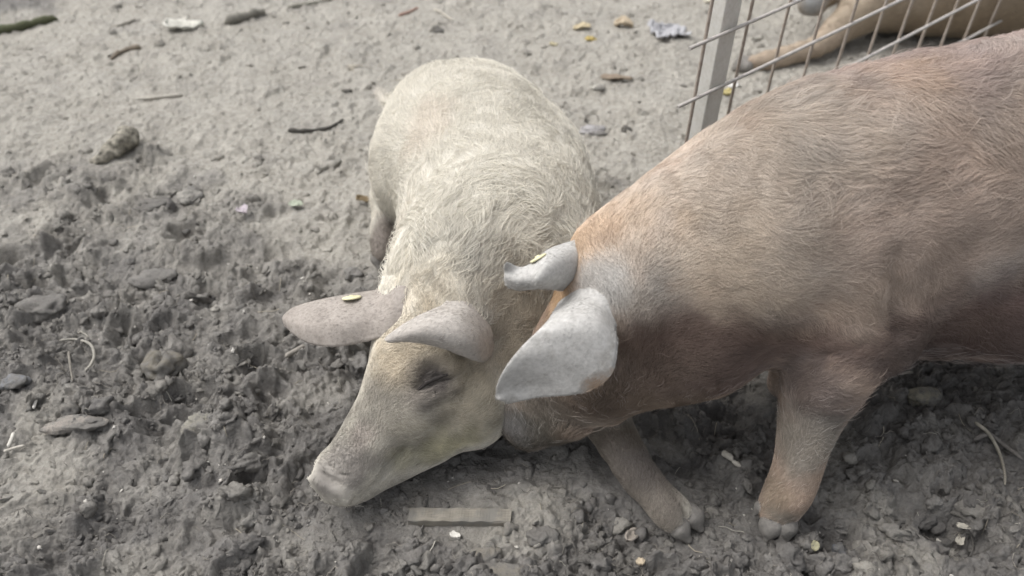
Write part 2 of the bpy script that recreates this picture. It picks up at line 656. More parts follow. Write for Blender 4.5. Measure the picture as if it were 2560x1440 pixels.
# ------------------------------------------------------------------ fur
def fur(body, me, n, length, flow, colour, parent, mat, name='coat', pts=6, rad=.00022, lift=.35, clump=.5, clump_size=.018,
        curl=.0, swirl=.6, seed=1, density=None, vary=.10, spread=.20):
    r = np.random.default_rng(seed)
    nv = len(me.vertices)
    V = np.empty(nv * 3, np.float32)
    me.vertices.foreach_get('co', V)
    V = V.reshape(-1, 3)
    F = np.empty(len(me.polygons) * 4, np.int32)
    me.loops.foreach_get('vertex_index', F)
    F = F.reshape(-1, 4)
    a, b, c, d = (V[F[:, i]] for i in range(4))
    area = .5 * np.linalg.norm(np.cross(c - a, d - b), axis=1)
    cen = (a + b + c + d) / 4
    wgt = area * (density(cen) if density is not None else 1)
    wgt = np.maximum(wgt, 0) * (cen[:, 2] > .012)
    pick = r.choice(len(F), n, p=wgt / wgt.sum())
    u, w = r.random((n, 1)), r.random((n, 1))
    P = (a[pick] * (1 - u) + b[pick] * u) * (1 - w) + (d[pick] * (1 - u) + c[pick] * u) * w
    P = P.astype(np.float64)
    if body is not None:
        N = body.normal(P)
    else:
        N = np.cross(c - a, d - b)[pick].astype(np.float64)
        N /= np.linalg.norm(N, axis=1, keepdims=True) + 1e-12
    D = flow(P, N)
    # turn the lie of the hair here and there
    if callable(swirl):
        swirl = swirl(P)
    if callable(curl):
        curl = curl(P)[:, None]
    ang = swirl * 1.3 * fbm3(P, 6.5, 2, seed + 5) + .16 * r.standard_normal(n)
    D = D - N * (D * N).sum(1, keepdims=True)
    D /= np.linalg.norm(D, axis=1, keepdims=True) + 1e-9
    S = np.cross(N, D)
    D = D * np.cos(ang)[:, None] + S * np.sin(ang)[:, None]
    S = np.cross(N, D)
    L = length(P) * (.65 + .6 * r.random(n))
    # clumps
    key = np.floor((P + .012 * np.stack([fbm3(P, 40, 1, q) for q in (1, 2, 3)], 1)) / clump_size).astype(np.int64)
    kk = key[:, 0] * 73856093 ^ key[:, 1] * 19349663 ^ key[:, 2] * 83492791
    _, inv = np.unique(kk, return_inverse=True)
    cnt = np.bincount(inv)
    cP = np.stack([np.bincount(inv, P[:, i]) / cnt for i in range(3)], 1)[inv]
    ph = 7.0 * fbm3(P, 9.0, 2, seed + 30)
    tt = np.linspace(0, 1, pts)
    out = np.empty((n, pts, 3))
    cur = P - N * .001
    out[:, 0] = cur
    lf = (lift(P) if callable(lift) else lift) * (.6 + .8 * r.random(n))
    for j in range(1, pts):
        t = tt[j]
        dirn = D + N * (lf * (1.15 - 1.35 * t))[:, None]
        if np.any(curl):
            dirn = dirn + curl * (S * np.sin(ph + 5.0 * t + .35 * r.standard_normal(n))[:, None] + .35 * N * np.cos(ph * 1.7 + 6 * t)[:, None])
        dirn /= np.linalg.norm(dirn, axis=1, keepdims=True)
        cur = cur + dirn * (L / (pts - 1))[:, None]
        out[:, j] = cur
    ck = (clump * (.4 + .6 * r.random(n)))[:, None, None] * (tt ** 1.3)[None, :, None]
    out = out + ck * ((cP - P)[:, None, :] * .9)
    # keep the strands out of the flesh
    flat = out[:, 1:].reshape(-1, 3)
    inn = np.zeros(len(flat), bool)
    if body is not None:
        dd = body.sample(flat)
        inn = dd < .0012
    if inn.any():
        nn = body.normal(flat[inn])
        flat[inn] += nn * np.clip(.0018 - dd[inn], 0, .02)[:, None]
    out[:, 1:] = flat.reshape(n, pts - 1, 3)
    hc = bpy.data.hair_curves.new(name)
    hc.add_curves([pts] * n)
    hc.attributes['position'].data.foreach_set('vector', out.astype(np.float32).ravel())
    ra = hc.attributes.new('radius', 'FLOAT', 'POINT')
    rr = (rad * np.clip(L / .020, .85, 1.0) * (.7 + .6 * r.random(n)))[:, None] * np.clip(1.0 - .75 * tt ** 2, .15, 1)[None, :]
    ra.data.foreach_set('value', rr.astype(np.float32).ravel())
    cc = colour(P) * (1 - spread + 2 * spread * r.random((n, 1))) * (1 + vary * (hash2(inv, inv * 0, 9)[:, None] - .5))
    ca = hc.attributes.new('tint', 'FLOAT_COLOR', 'CURVE')
    ca.data.foreach_set('color', np.concatenate([np.clip(cc, 0, .95), np.ones((n, 1))], 1).astype(np.float32).ravel())
    hc.materials.append(mat)
    o = bpy.data.objects.new(name, hc)
    COL.objects.link(o)
    o.parent = parent
    o['kind'] = 'stuff'
    return o


def hair_material(name, rough=.55, spec=.35):
    k = NT(name, rough, spec)
    k.base(k.attr('tint').outputs['Color'])
    return k.m


def skin_material(name, rough=.7, bump=.35):
    k = NT(name, rough, .3)
    c = k.attr('tint').outputs['Color']
    c = k.mix(.5, c, k.ramp(k.noise(55, 5, .65), [(.3, (.38, .37, .36)), (.7, (.62, .62, .62))]), 'OVERLAY')
    k.base(c)
    k.bump(k.noise(180, 5, .65), bump, .004)
    return k.m


HAIR = hair_material('bristle')
SKIN = skin_material('hide')
HORN = speckled('hoof_horn', (.135, .128, .117), (.24, .226, .207), 60, .75, .7)


def ear_material(name, c1, c2, dirt):
    k = NT(name, .75, .3)
    n = k.noise(22, 5, .6)
    c = k.ramp(n, [(.3, c1), (.56, c2), (.74, dirt)])
    c = k.mix(k.ramp(k.noise(60, 5, .7), [(.55, (0, 0, 0)), (.7, (.55, .55, .55))]), c, tuple(q * .78 for q in dirt))
    c = k.mix(.5, c, k.ramp(k.noise(150, 4, .6), [(.3, (.36, .36, .36)), (.7, (.62, .62, .62))]), 'OVERLAY')
    k.base(c)
    k.bump(k.noise(210, 5, .7), .35, .003)
    return k.m


def toe(parent, a, b, r, mat, label=None):
    """one claw of a cloven foot: a long blunt wedge from a (top) to b (tip), flat underneath"""
    a, b = np.array(a), np.array(b)
    bd = Body(np.minimum(a, b) - .06, np.maximum(a, b) + .06, .0030)
    m = a * .45 + b * .55 + np.array((0, 0, .006))
    bd.cone(a, m, (r * .95, r * .9), (r, r * .85), .01)
    bd.cone(m, b, (r, r * .85), (r * .46, r * .34), .012)
    bd.relief(.0015, 60, 5)
    o = obj('hoof', bd.mesh('hoof'), mat, parent)
    if label:
        o['label'] = label
    return o


def ear_tag(parent, c, n, r=.0115):
    """round plastic tag with a raised stud"""
    n = np.array(n, float)
    n /= np.linalg.norm(n)
    s = np.cross(n, (0, 1, .1))
    s /= np.linalg.norm(s)
    w = np.cross(n, s)
    prof = [(0, .0052), (.25, .0052), (.3, .0030), (.85, .0026), (1.0, .0016), (1.0, -.0006), (.85, -.001)]
    V, F, m = [], [], 20
    for q, h in prof:
        for k in range(m):
            an = 2 * math.pi * k / m
            V.append(np.array(c) + n * h + r * q * (s * math.cos(an) + w * math.sin(an)))
    for i in range(len(prof) - 1):
        for k in range(m):
            F.append((i * m + k, i * m + (k + 1) % m, (i + 1) * m + (k + 1) % m, (i + 1) * m + k))
    return obj('ear_tag', mesh_np('ear_tag', V, F), TAG, parent)


TAG = speckled('yellow_plastic', (.62, .58, .34), (.74, .71, .50), 300, .45, .05)

def ear_fur(parent, me, root, tip, col, seed, n, spot=None):
    """short down on an ear, longer along its edge"""
    if not FUR:
        return
    d = tip - root
    d /= np.linalg.norm(d)
    def tone(p):
        return blob_colours(p, col, [spot] if spot else [])

    fur(None, me, int(n * .22 * FUR), lambda p: .0050 + (.009 * (1 - smooth(.02, .045, np.linalg.norm(p - spot[0], axis=1))) if spot else 0),
        lambda p, nn: np.tile(d, (len(p), 1)), tone,
        parent, HAIR, name='ear_down', pts=4, rad=.00022, lift=.22, clump=.1, clump_size=.012, swirl=.4, seed=seed, vary=.02, spread=.07,
        density=lambda p: (1 + 14 * (np.linalg.norm(p - spot[0], axis=1) < .045)) if spot else np.ones(len(p)))


# ------------------------------------------------------------------ the cream pig lying on its belly
def cream_pig():
    B = Body((-.50, .86, -.03), (.45, 2.25, .50), .0052)
    pr = np.array
    B.tube([(pr((-.10, 1.965, .215)), .185, .180), (pr((-.070, 1.84, .210)), .212, .200), (pr((-.040, 1.70, .205)), .222, .205),
            (pr((-.025, 1.53, .215)), .202, .195), (pr((-.075, 1.385, .235)), .170, .165), (pr((-.125, 1.28, .215)), .125, .125)],
           .03, dens=3)
    # head: brow, face, snout
    up = (.35, -.25, .9)
    B.tube([(pr((-.125, 1.28, .215)), .120, .115), (pr((-.150, 1.20, .185)), .110, .105), (pr((-.185, 1.125, .145)), .092, .086),
            (pr((-.238, 1.060, .103)), .068, .064), (pr((-.285, 1.013, .081)), .052, .048), (pr((-.314, .988, .070)), .049, .043)], .05, up, dens=3)
    # jowls and chin
    B.ell((-.085, 1.14, .105), (.085, .082, .092), .05)
    B.ell((-.200, 1.095, .085), (.090, .055, .052), .05)
    B.cone((-.16, 1.085, .075), (-.27, 1.005, .045), .050, .028, .03)
    B.ell(at(1295, 850, .165), (.060, .075, .105), .05)          # side of the neck behind the jowl
    # shoulder, thigh, folded hind leg
    B.ell((.10, 1.42, .15), (.12, .15, .15), .06)
    B.ell((-.125, 1.47, .165), (.10, .18, .16), .06)
    B.ell((-.235, 1.87, .175), (.115, .165, .165), .035)
    B.ell((-.190, 1.98, .225), (.125, .13, .145), .05)
    B.ell((.06, 1.84, .15), (.12, .15, .16), .06)
    B.tube([(at(980, 470, .10), .050, .060), (at(964, 540, .064), .034, .038), (at(957, 600, .054), .027, .030), (at(962, 632, .046), .030, .027)], .02)
    # fore leg stretched out over the mud
    fl = [(at(1410, 930, .12), .062, .062), (at(1492, 1010, .10), .046, .05), (at(1547, 1110, .078), .036, .038), (at(1600, 1190, .058), .032, .032),
          (at(1640, 1236, .047), .029, .026), (at(1670, 1270, .040), .031, .024), (at(1692, 1296, .032), .032, .020)]
    B.tube(fl, .03)
    for q0, q1 in (((1682, 1236), (1712, 1296)), ((1712, 1296), (1740, 1340))):      # cleft of the foot
        B.cone(B.hit(*q0), B.hit(*q1), .0035, .006, .006, sub=True)
    # tail
    B.tube([(pr((-.20, 2.06, .21)), .02, .02), (pr((-.285, 2.09, .19)), .014, .014), (at(935, 222, .17), .011, .011), (at(928, 255, .12), .009, .009)], .02)
    # snout disc
    ax = pr((-.45, -.78, -.43))
    ax = ax / np.linalg.norm(ax)
    tip = at(826, 1226, .062)
    s = pr((.90, -.37, -.24))
    s = s - ax * (s @ ax)
    s /= np.linalg.norm(s)
    w = np.cross(s, ax)
    B.ell(tip - ax * .001, (.0500, .0125, .0440), .010, (s, ax, w))
    for q in (-1, 1):
        B.ell(tip + ax * .016 + s * .017 * q, (.008, .016, .011), .006, (s, ax, w), sub=True)
    # brow ridge, lids, mouth
    for k_, (x0, y0, x1, y1, r) in enumerate(((1040, 930, 1120, 895, .020), (1050, 985, 1125, 955, .014))):
        B.cone(B.hit(x0, y0) - pr((0, 0, .008)), B.hit(x1, y1) - pr((0, 0, .008)), r, r, .02)
    c_ = B.hit(1086, 952)
    B.ell(c_ + B.normal(c_[None])[0] * .020, (.034, .030, .026), .022, sub=True)      # socket
    for x0, y0, x1, y1 in ((1052, 944, 1118, 914), (1062, 984, 1120, 956)):             # upper and lower lid
        B.cone(B.hit(x0, y0) - pr((0, 0, .006)), B.hit(x1, y1) - pr((0, 0, .006)), .0125, .0125, .010)
    ey = [B.hit(1044, 972), B.hit(1066, 952), B.hit(1092, 940), B.hit(1118, 932)]
    for i in range(3):
        B.cone(ey[i] + pr((0, 0, .001)), ey[i + 1] + pr((0, 0, .001)), .0045, .0045, .007, sub=True)
    for w_ in ([(1040, 962), (1066, 936), (1096, 922), (1126, 916)], [(1050, 985), (1080, 962), (1108, 952), (1132, 950)], [(1062, 1000), (1090, 980), (1120, 972)]):
        q = [B.hit(*t) for t in w_]
        for i in range(len(q) - 1):
            B.cone(q[i] + pr((0, 0, .002)), q[i + 1] + pr((0, 0, .002)), .0022, .0022, .008, sub=True)
    mo = [B.hit(884, 1256), B.hit(930, 1215), B.hit(975, 1170), B.hit(1012, 1128)]
    for i in range(3):
        B.cone(mo[i], mo[i + 1], .0065, .0065, .008, sub=True)
    # wrinkles over the snout and the crease in front of the shoulder
    for x0, y0, x1, y1 in ((800, 1180, 852, 1210), (818, 1160, 868, 1192), (838, 1142, 880, 1170)):
        B.cone(B.hit(x0, y0), B.hit(x1, y1), .0032, .0032, .007, sub=True)
    B.relief(.0028, 16, 3)
    me = B.mesh('body')
    return B, me, ey


WB, WME, EYE = cream_pig()
W = thing('pig', 'cream coated pig lying on its belly in the mud, head low and eyes shut', 'pig', 'pigs in the muddy yard')
def won(px, py):
    return WB.hit(px, py)


W_BLOBS = [
    (won(1060, 900), (.17, .15, .15), (.47, .405, .305), .85),
    (won(970, 1060), (.13, .11, .10), (.30, .28, .24), .9),
    (won(1200, 1000), (.07, .08, .09), (.44, .395, .31), .85),
    (won(1100, 1110), (.13, .05, .05), (.44, .405, .30), .75),
    (won(1030, 1105), (.055, .03, .04), (.27, .25, .215), .7),
    (won(1085, 955), (.046, .036, .042), (.11, .097, .09), .95),
    (won(1050, 990), (.035, .03, .03), (.24, .215, .19), .7),
    (won(880, 1165), (.060, .06, .05), (.245, .225, .205), .92),
    (won(825, 1210), (.050, .045, .045), (.255, .238, .215), .95),
    (won(905, 1090), (.035, .045, .04), (.30, .265, .235), .75),
    (won(1000, 900), (.05, .05, .05), (.46, .39, .29), .5),
    (won(1225, 790), (.075, .09, .08), (.42, .405, .37), .85),
    (won(1310, 800), (.09, .10, .12), (.38, .33, .25), .75),
    (won(1150, 1140), (.16, .05, .035), (.47, .44, .29), .5),
    (won(1075, 320), (.06, .10, .08), (.58, .51, .43), .5),
    (won(1000, 560), (.03, .10, .10), (.55, .50, .42), .5),
    (won(962, 610), (.050, .16, .075), (.19, .165, .145), 1.0),
    (won(1540, 1110), (.14, .12, .12), (.165, .138, .108), 1.0),
    (won(1600, 1200), (.08, .08, .08), (.135, .118, .105), 1.0),
    (won(1665, 1270), (.05, .05, .05), (.20, .175, .15), .9),
    (at(932, 235, .15), (.08, .08, .09), (.30, .26, .25), .9),
]


def w_col(p):
    c = blob_colours(p, (.63, .60, .525), W_BLOBS)
    m = smooth(1.36, 1.24, p[:, 1]) * (p[:, 0] < .05)                 # dust and mud smeared over the head
    c = c * (1 + m * (.34 * fbm3(p, 24, 3, 55)))[:, None]
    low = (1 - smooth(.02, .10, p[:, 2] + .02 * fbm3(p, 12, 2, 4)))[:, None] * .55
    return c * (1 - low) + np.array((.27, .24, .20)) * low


WV = np.empty(len(WME.vertices) * 3, np.float32)
WME.vertices.foreach_get('co', WV)
WV = WV.reshape(-1, 3).astype(float)
attr(WME, 'tint', w_col(WV) * .88)
obj('body', WME, SKIN, W)
WSPINE = catmull(np.array([(-.07, 2.1, .3), (-.05, 1.7, .4), (-.04, 1.5, .4), (-.08, 1.36, .38), (-.13, 1.25, .3), (-.2, 1.12, .2), (-.33, .97, .08)]), 4)


def spine_flow(S, down=.5, head_down=None):
    tg = -np.gradient(S, axis=0)
    tg /= np.linalg.norm(tg, axis=1, keepdims=True)

    def f(p, n):
        d = ((p[:, None, :] - S[None]) ** 2).sum(2)
        w = np.exp(-d / .02) + 1e-9
        t = (w @ tg) / w.sum(1, keepdims=True)
        return t + np.array((0, 0, -down)) * (1 - np.abs(n[:, 2:3]))
    return f


def w_len(p):
    L = np.full(len(p), .030)
    head = smooth(1.32, 1.18, p[:, 1])
    L = L * (1 - head) + .0095 * head
    L = L * (1 - .55 * (1 - smooth(.05, .13, np.linalg.norm(p - at(850, 1180, .08), axis=1))))
    leg = smooth(.10, .2, p[:, 0]) * smooth(1.25, 1.15, p[:, 1])
    L = np.where(leg > .5, .008, L)
    L = np.where((p[:, 0] < -.27) & (p[:, 1] > 1.5) & (p[:, 2] < .09), .010, L)
    nk = np.exp(-(((p - at(1180, 680, .36)) / (.15, .13, .12)) ** 2).sum(1))
    return L + .016 * nk


def w_den(p):
    nose = 1 - smooth(.055, .075, np.linalg.norm(p - np.array((-.335, .962, .06)), axis=1))
    hd = smooth(1.32, 1.18, p[:, 1])
    return (1 + 1.6 * hd) * (1 - .97 * nose)


if FUR:
    fur(WB, WME, int(215000 * FUR), w_len, spine_flow(WSPINE, .6), lambda p: w_col(p) * 1.05, W, HAIR, pts=7, rad=.00032, lift=.28, clump=.28,
        clump_size=.011, curl=lambda p: .22 + .45 * smooth(1.72, 1.50, p[:, 1]), swirl=lambda p: .45 + .6 * smooth(1.75, 1.50, p[:, 1]), seed=3, density=w_den, vary=.02)
    fur(WB, WME, int(9000 * FUR), lambda p: w_len(p) * 1.5, spine_flow(WSPINE, .5), lambda p: w_col(p) * 1.12, W, HAIR, name='guard_hair', pts=9, rad=.00042,
        lift=.42, clump=.45, clump_size=.03, curl=1.0, swirl=1.4, seed=4, vary=.05,
        density=lambda p: .06 + np.exp(-(((p - at(1200, 640, .36)) / (.20, .22, .2)) ** 2).sum(1)) + .5 * np.exp(-(((p - at(1400, 520, .25)) / (.10, .2, .2)) ** 2).sum(1)))
# ears
EAR_W = ear_material('dusty_ear_skin', (.37, .34, .31), (.46, .43, .395), (.31, .285, .26))
EAR1 = ear_mesh('ear', [
    [(1040, 722, None), (1032, 755, None), (1018, 800, None), (990, 840, None)],
    [(1006, 716, None, .004), (996, 752, None, .006), (982, 800, None, .006), (952, 846, None, .002)],
    [(960, 722, .268), (945, 752, .276), (928, 798, .268), (908, 856, .236)],
    [(875, 735, .260), (862, 765, .268), (850, 812, .260), (838, 867, .228)],
    [(795, 750, .246), (785, 775, .250), (778, 817, .242), (775, 860, .214)],
    [(735, 768, .226), (728, 785, .228), (728, 808, .223), (735, 836, .210)],
    [(708, 788, .207), (706, 796, .207), (707, 805, .205), (714, 818, .196)]], .0042, body=WB)
EAR_D = ear_material('darkened_ear_skin', (.28, .25, .222), (.36, .325, .292), (.23, .205, .185))  # browner copy of the ear skin, darkened to offset light from the left
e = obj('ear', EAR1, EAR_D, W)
e['label'] = 'ear stretched out sideways with a yellow tag'
ear_fur(e, EAR1, at(1000, 770, .27), at(706, 800, .206), (.34, .305, .275), 11, 9000)
ear_tag(e, at(879, 745, .272), (-.1, .50, .85), .018)
EAR2 = ear_mesh('ear', [
    [(1130, 735, None), (1185, 748, None), (1232, 812, None), (1240, 888, None)],
    [(1106, 765, None, .012), (1160, 780, None, .016), (1204, 832, None, .016), (1216, 896, None, .008)],
    [(1085, 772, .322), (1135, 795, .335), (1180, 850, .308), (1203, 905, .250)],
    [(1045, 790, .333), (1085, 815, .340), (1130, 855, .315), (1165, 893, .270)],
    [(1003, 814, .325), (1035, 832, .330), (1072, 852, .312), (1105, 870, .288)],
    [(970, 838, .306), (985, 846, .310), (1005, 852, .306), (1025, 852, .298)],
    [(960, 849, .298), (965, 853, .300), (972, 856, .298), (980, 857, .295)]], .0046, body=WB)
e = obj('ear', EAR2, EAR_W, W)
e['label'] = 'ear folded forward over the brow'
ear_fur(e, EAR2, at(1190, 800, .31), at(960, 850, .30), (.50, .465, .425), 12, 9000)
# shut eye: dark line between the lids
LID = speckled('eyelid_skin', (.025, .022, .02), (.06, .052, .048), 120, .5, .2)
bd = Body(np.min(EYE, 0) - .02, np.max(EYE, 0) + .02, .0016)
for i in range(3):
    bd.cone(EYE[i] - np.array((0, 0, .0042)), EYE[i + 1] - np.array((0, 0, .0042)), (.0022, .0042, .0046)[i], (.0042, .0046, .0028)[i], .003)
obj('eye', bd.mesh('eye'), LID, W)['label'] = 'shut eye'
for a, b in (((1670, 1292, .030), (1722, 1350, .008)), ((1708, 1268, .032), (1752, 1324, .010))):
    toe(W, at(*a), at(*b), .0185, HORN)
for a, b in (((946, 622, .044), (951, 674, .020)), ((974, 622, .044), (979, 678, .020))):
    toe(W, at(*a), at(*b), .0185, HORN)
print('cream pig', time.time() - T0)


# ------------------------------------------------------------------ the rust brown pig standing over it
def on_(B, px, py):
    return B.hit(px, py)


def brown_pig():
    B = Body((-.10, .84, -.03), (1.65, 1.80, .80), .0060)
    pr = np.array
    B.tube([(pr((1.28, 1.49, .44)), .17, .21), (pr((1.12, 1.44, .422)), .230, .285), (pr((.83, 1.36, .424)), .235, .288), (pr((.55, 1.285, .418)), .220, .262),
            (pr((.35, 1.225, .385)), .175, .200), (pr((.225, 1.195, .355)), .135, .150)], .03, dens=3)
    B.tube([(pr((.225, 1.195, .355)), .125, .140), (pr((.172, 1.170, .290)), .092, .104), (pr((.108, 1.145, .205)), .076, .086), (pr((.045, 1.125, .125)), .058, .062),
            (pr((.020, 1.108, .088)), .043, .043)], .05, (-.3, 0, 1), dens=3)
    B.ell((.150, 1.125, .215), (.085, .080, .075), .05)          # jowl
    B.cone((.14, 1.105, .165), (.035, 1.085, .078), .050, .026, .03)  # lower jaw
    B.cone((.32, 1.12, .275), (.17, 1.10, .20), .10, .060, .06)  # throat
    # snout disc
    d0, d1 = at(1256, 1046, .100), at(1322, 1114, .040)
    s = (d1 - d0) / np.linalg.norm(d1 - d0)
    ax = pr((-.62, -.12, -.75))
    ax = ax - s * (ax @ s)
    ax /= np.linalg.norm(ax)
    w = np.cross(s, ax)
    B.ell((d0 + d1) / 2 - ax * .004, (.040, .010, .036), .010, (s, ax, w))
    B.cone((.10, 1.085, .12), at(1352, 1092, .055), .036, .020, .02)  # chin
    B.ell((.94, 1.29, .312), (.36, .178, .160), .06)             # hanging belly
    # near fore leg
    B.tube([(pr((.565, 1.17, .36)), .115, .125), (pr((.550, 1.085, .27)), .072, .084), (at(2038, 1000, .20), .055, .060), (at(2004, 1110, .135), .041, .045),
            (at(1987, 1180, .095), .037, .041), (at(1970, 1232, .065), .037, .039), (at(1957, 1262, .046), .035, .033), (at(1948, 1292, .030), .032, .024)], .05, (0, -1, .3))
    B.ell((.635, 1.12, .31), (.075, .065, .085), .04)                # elbow fold
    # far fore leg
    B.tube([(pr((.57, 1.36, .34)), .12, .12), (pr((.575, 1.32, .20)), .065, .065), (pr((.570, 1.285, .10)), .037, .04), (pr((.56, 1.26, .035)), .036, .034)], .04, (0, -1, .3))
    # hind legs
    for yy in (1.27, 1.60):
        B.tube([(pr((1.20, yy + .02, .42)), .16, .15), (pr((1.23, yy, .27)), .085, .09), (pr((1.33, yy, .19)), .046, .05), (pr((1.31, yy - .01, .10)), .036, .04),
                (pr((1.29, yy - .02, .035)), .036, .034)], .05, (0, -1, .3))
    B.cone(on_(B, 2236, 640), on_(B, 2240, 830), .006, .010, .03, sub=True)
    for x0, y0, x1, y1 in ((2060, 884, 2150, 862),):
        B.cone(on_(B, x0, y0), on_(B, x1, y1), .002, .002, .022, sub=True)
    B.relief(.0075, 7, 8)
    return B, B.mesh('body')


RB, RME = brown_pig()
R_ = thing('pig', 'rust brown pig standing over the lying one with its ear hanging forward', 'pig', 'pigs in the muddy yard')
def on(px, py):
    return RB.hit(px, py)


R_BLOBS = [
    ((.80, 1.50, .66), (.60, .22, .17), (.43, .35, .32), .9),
    (on(1900, 450), (.26, .26, .22), (.49, .435, .37), .7),
    (on(2350, 560), (.25, .25, .20), (.44, .365, .315), .6),
    (on(1800, 740), (.16, .16, .13), (.44, .365, .285), .7),
    (on(1425, 640), (.045, .06, .10), (.45, .325, .21), .8),
    (on(1395, 730), (.03, .06, .06), (.40, .26, .14), .8),
    (on(1540, 560), (.10, .09, .09), (.50, .37, .255), .6),
    (on(1600, 760), (.08, .08, .08), (.42, .39, .35), .65),
    (on(1500, 725), (.05, .04, .05), (.45, .44, .42), .8),
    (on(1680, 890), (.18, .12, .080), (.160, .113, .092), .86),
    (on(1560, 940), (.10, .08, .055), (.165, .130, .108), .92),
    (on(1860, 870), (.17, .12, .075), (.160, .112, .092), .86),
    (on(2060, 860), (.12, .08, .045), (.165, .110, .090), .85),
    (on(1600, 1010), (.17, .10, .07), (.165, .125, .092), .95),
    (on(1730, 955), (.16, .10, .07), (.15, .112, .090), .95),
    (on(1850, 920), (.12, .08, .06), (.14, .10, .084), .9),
    (on(1380, 1040), (.10, .10, .07), (.20, .175, .145), .92),
    ((.03, 1.085, .085), (.10, .08, .08), (.20, .182, .15), .95),
    (on(1287, 1082), (.035, .03, .035), (.31, .30, .29), .8),
    (on(1480, 1030), (.08, .06, .05), (.15, .115, .09), .8),
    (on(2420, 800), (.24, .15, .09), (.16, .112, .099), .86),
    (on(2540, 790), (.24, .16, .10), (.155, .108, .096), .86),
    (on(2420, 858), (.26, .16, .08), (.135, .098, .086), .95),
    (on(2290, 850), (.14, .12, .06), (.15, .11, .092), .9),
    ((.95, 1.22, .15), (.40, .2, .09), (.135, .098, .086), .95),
    (on(2180, 770), (.07, .08, .055), (.42, .34, .275), .7),
    (on(2040, 980), (.10, .10, .08), (.21, .17, .152), .9),
    (on(2000, 1130), (.07, .08, .06), (.275, .25, .212), .9),
    (on(1930, 1240), (.03, .05, .045), (.29, .23, .165), .7),
    (on(1960, 1300), (.05, .06, .03), (.25, .225, .19), .8),
]


def r_col(p):
    c = blob_colours(p, (.45, .35, .277), R_BLOBS)
    m = (.17 * fbm3(p, 13, 3, 77) + .08 * fbm3(p, 45, 2, 78))[:, None]
    g = np.clip(.35 * fbm3(p, 9, 3, 79) + .05, 0, .5)[:, None]          # dust lying in the coat
    c = c * (1 - g) + c.mean(1, keepdims=True) * np.array((1.04, 1.0, .95)) * g
    return c * (1 + m)


RV = np.empty(len(RME.vertices) * 3, np.float32)
RME.vertices.foreach_get('co', RV)
RV = RV.reshape(-1, 3).astype(float)
attr(RME, 'tint', r_col(RV) * .85)
obj('body', RME, SKIN, R_)
RSPINE = catmull(np.array([(1.4, 1.5, .6), (.83, 1.4, .65), (.55, 1.3, .6), (.3, 1.2, .52), (.15, 1.17, .44), (.06, 1.13, .2), (0, 1.1, .06)]), 4)


def r_len(p):
    L = np.full(len(p), .020)
    back = smooth(.50, .66, p[:, 2]) * smooth(.25, .5, p[:, 0])
    L = L + .018 * back
    belly = smooth(.32, .20, p[:, 2]) * smooth(.6, .75, p[:, 0])
    L = L + .022 * belly
    chin = np.exp(-(((p - at(1420, 1060, .11)) / (.09, .08, .06)) ** 2).sum(1))
    L = L + .018 * chin
    leg = smooth(.18, .12, p[:, 2]) * smooth(.35, .42, p[:, 0])
    return L * (1 - leg) + .009 * leg


def r_den(p):
    return 1 + 1.0 * smooth(.45, .2, p[:, 0]) - .75 * smooth(1.05, 1.2, p[:, 0]) - .5 * smooth(1.42, 1.5, p[:, 1]) * smooth(.5, .4, p[:, 2])


if FUR:
    fur(RB, RME, int(270000 * FUR), r_len, spine_flow(RSPINE, .35), lambda p: r_col(p) * 1.05, R_, HAIR, pts=6, rad=.00028, lift=lambda p: .26 + .22 * smooth(.52, .66, p[:, 2]) * smooth(.25, .5, p[:, 0]), clump=.30,
        clump_size=.012, curl=.45, swirl=1.1, seed=9, density=r_den, vary=.05)
    fur(RB, RME, int(7000 * FUR), lambda p: r_len(p) * 1.5, spine_flow(RSPINE, .35), lambda p: np.minimum(r_col(p) * 1.18 + .03 + .10 * smooth(.30, .22, p[:, 2:3]), .8), R_, HAIR, name='guard_hair',
        pts=7, rad=.00030, lift=.38, clump=.3, clump_size=.02, curl=.55, swirl=1.3, seed=10, vary=.04,
        density=lambda p: .35 + 1.2 * smooth(.52, .66, p[:, 2]) + 1.6 * smooth(.32, .24, p[:, 2]))
EAR_R = ear_material('pale_grey_ear_skin', (.41, .40, .38), (.495, .485, .465), (.35, .335, .31))
EAR3 = ear_mesh('ear', [
    [(1448, 690, None), (1500, 668, None), (1556, 700, None), (1578, 790, None)],
    [(1408, 754, None, .006), (1452, 742, None, .010), (1505, 756, None, .010), (1542, 812, None, .006)],
    [(1366, 806, .425), (1425, 800, .436), (1490, 815, .430), (1544, 866, .396)],
    [(1306, 864, .402), (1375, 865, .406), (1455, 885, .396), (1526, 938, .362)],
    [(1264, 918, .370), (1320, 916, .368), (1390, 938, .354), (1450, 983, .326)],
    [(1243, 962, .338), (1275, 960, .332), (1315, 968, .322), (1350, 993, .308)],
    [(1238, 997, .300), (1247, 1000, .305), (1258, 1003, .302), (1270, 1010, .290)]], .0042, body=RB)
e = obj('ear', EAR3, EAR_R, R_)
e['label'] = 'large pale ear hanging forward over the face'
ear_fur(e, EAR3, at(1480, 740, .43), at(1240, 1000, .305), (.47, .46, .44), 13, 16000, (at(1515, 950, .335), .042, (.40, .26, .15), .95))
EAR4 = ear_mesh('ear', [
    [(1446, 588, None), (1442, 640, None), (1430, 690, None), (1405, 728, None)],
    [(1375, 622, .452), (1372, 655, .470), (1362, 695, .458), (1345, 722, .425)],
    [(1335, 655, .446), (1332, 676, .458), (1326, 702, .450), (1310, 726, .415)],
    [(1302, 668, .452), (1298, 684, .452), (1295, 704, .443), (1285, 724, .412)],
    [(1270, 656, .470), (1268, 676, .450), (1268, 698, .438), (1268, 716, .412)],
    [(1262, 662, .468), (1261, 678, .448), (1261, 690, .438), (1262, 704, .420)]], .0038, body=RB)
e = obj('ear', EAR4, EAR_R, R_)
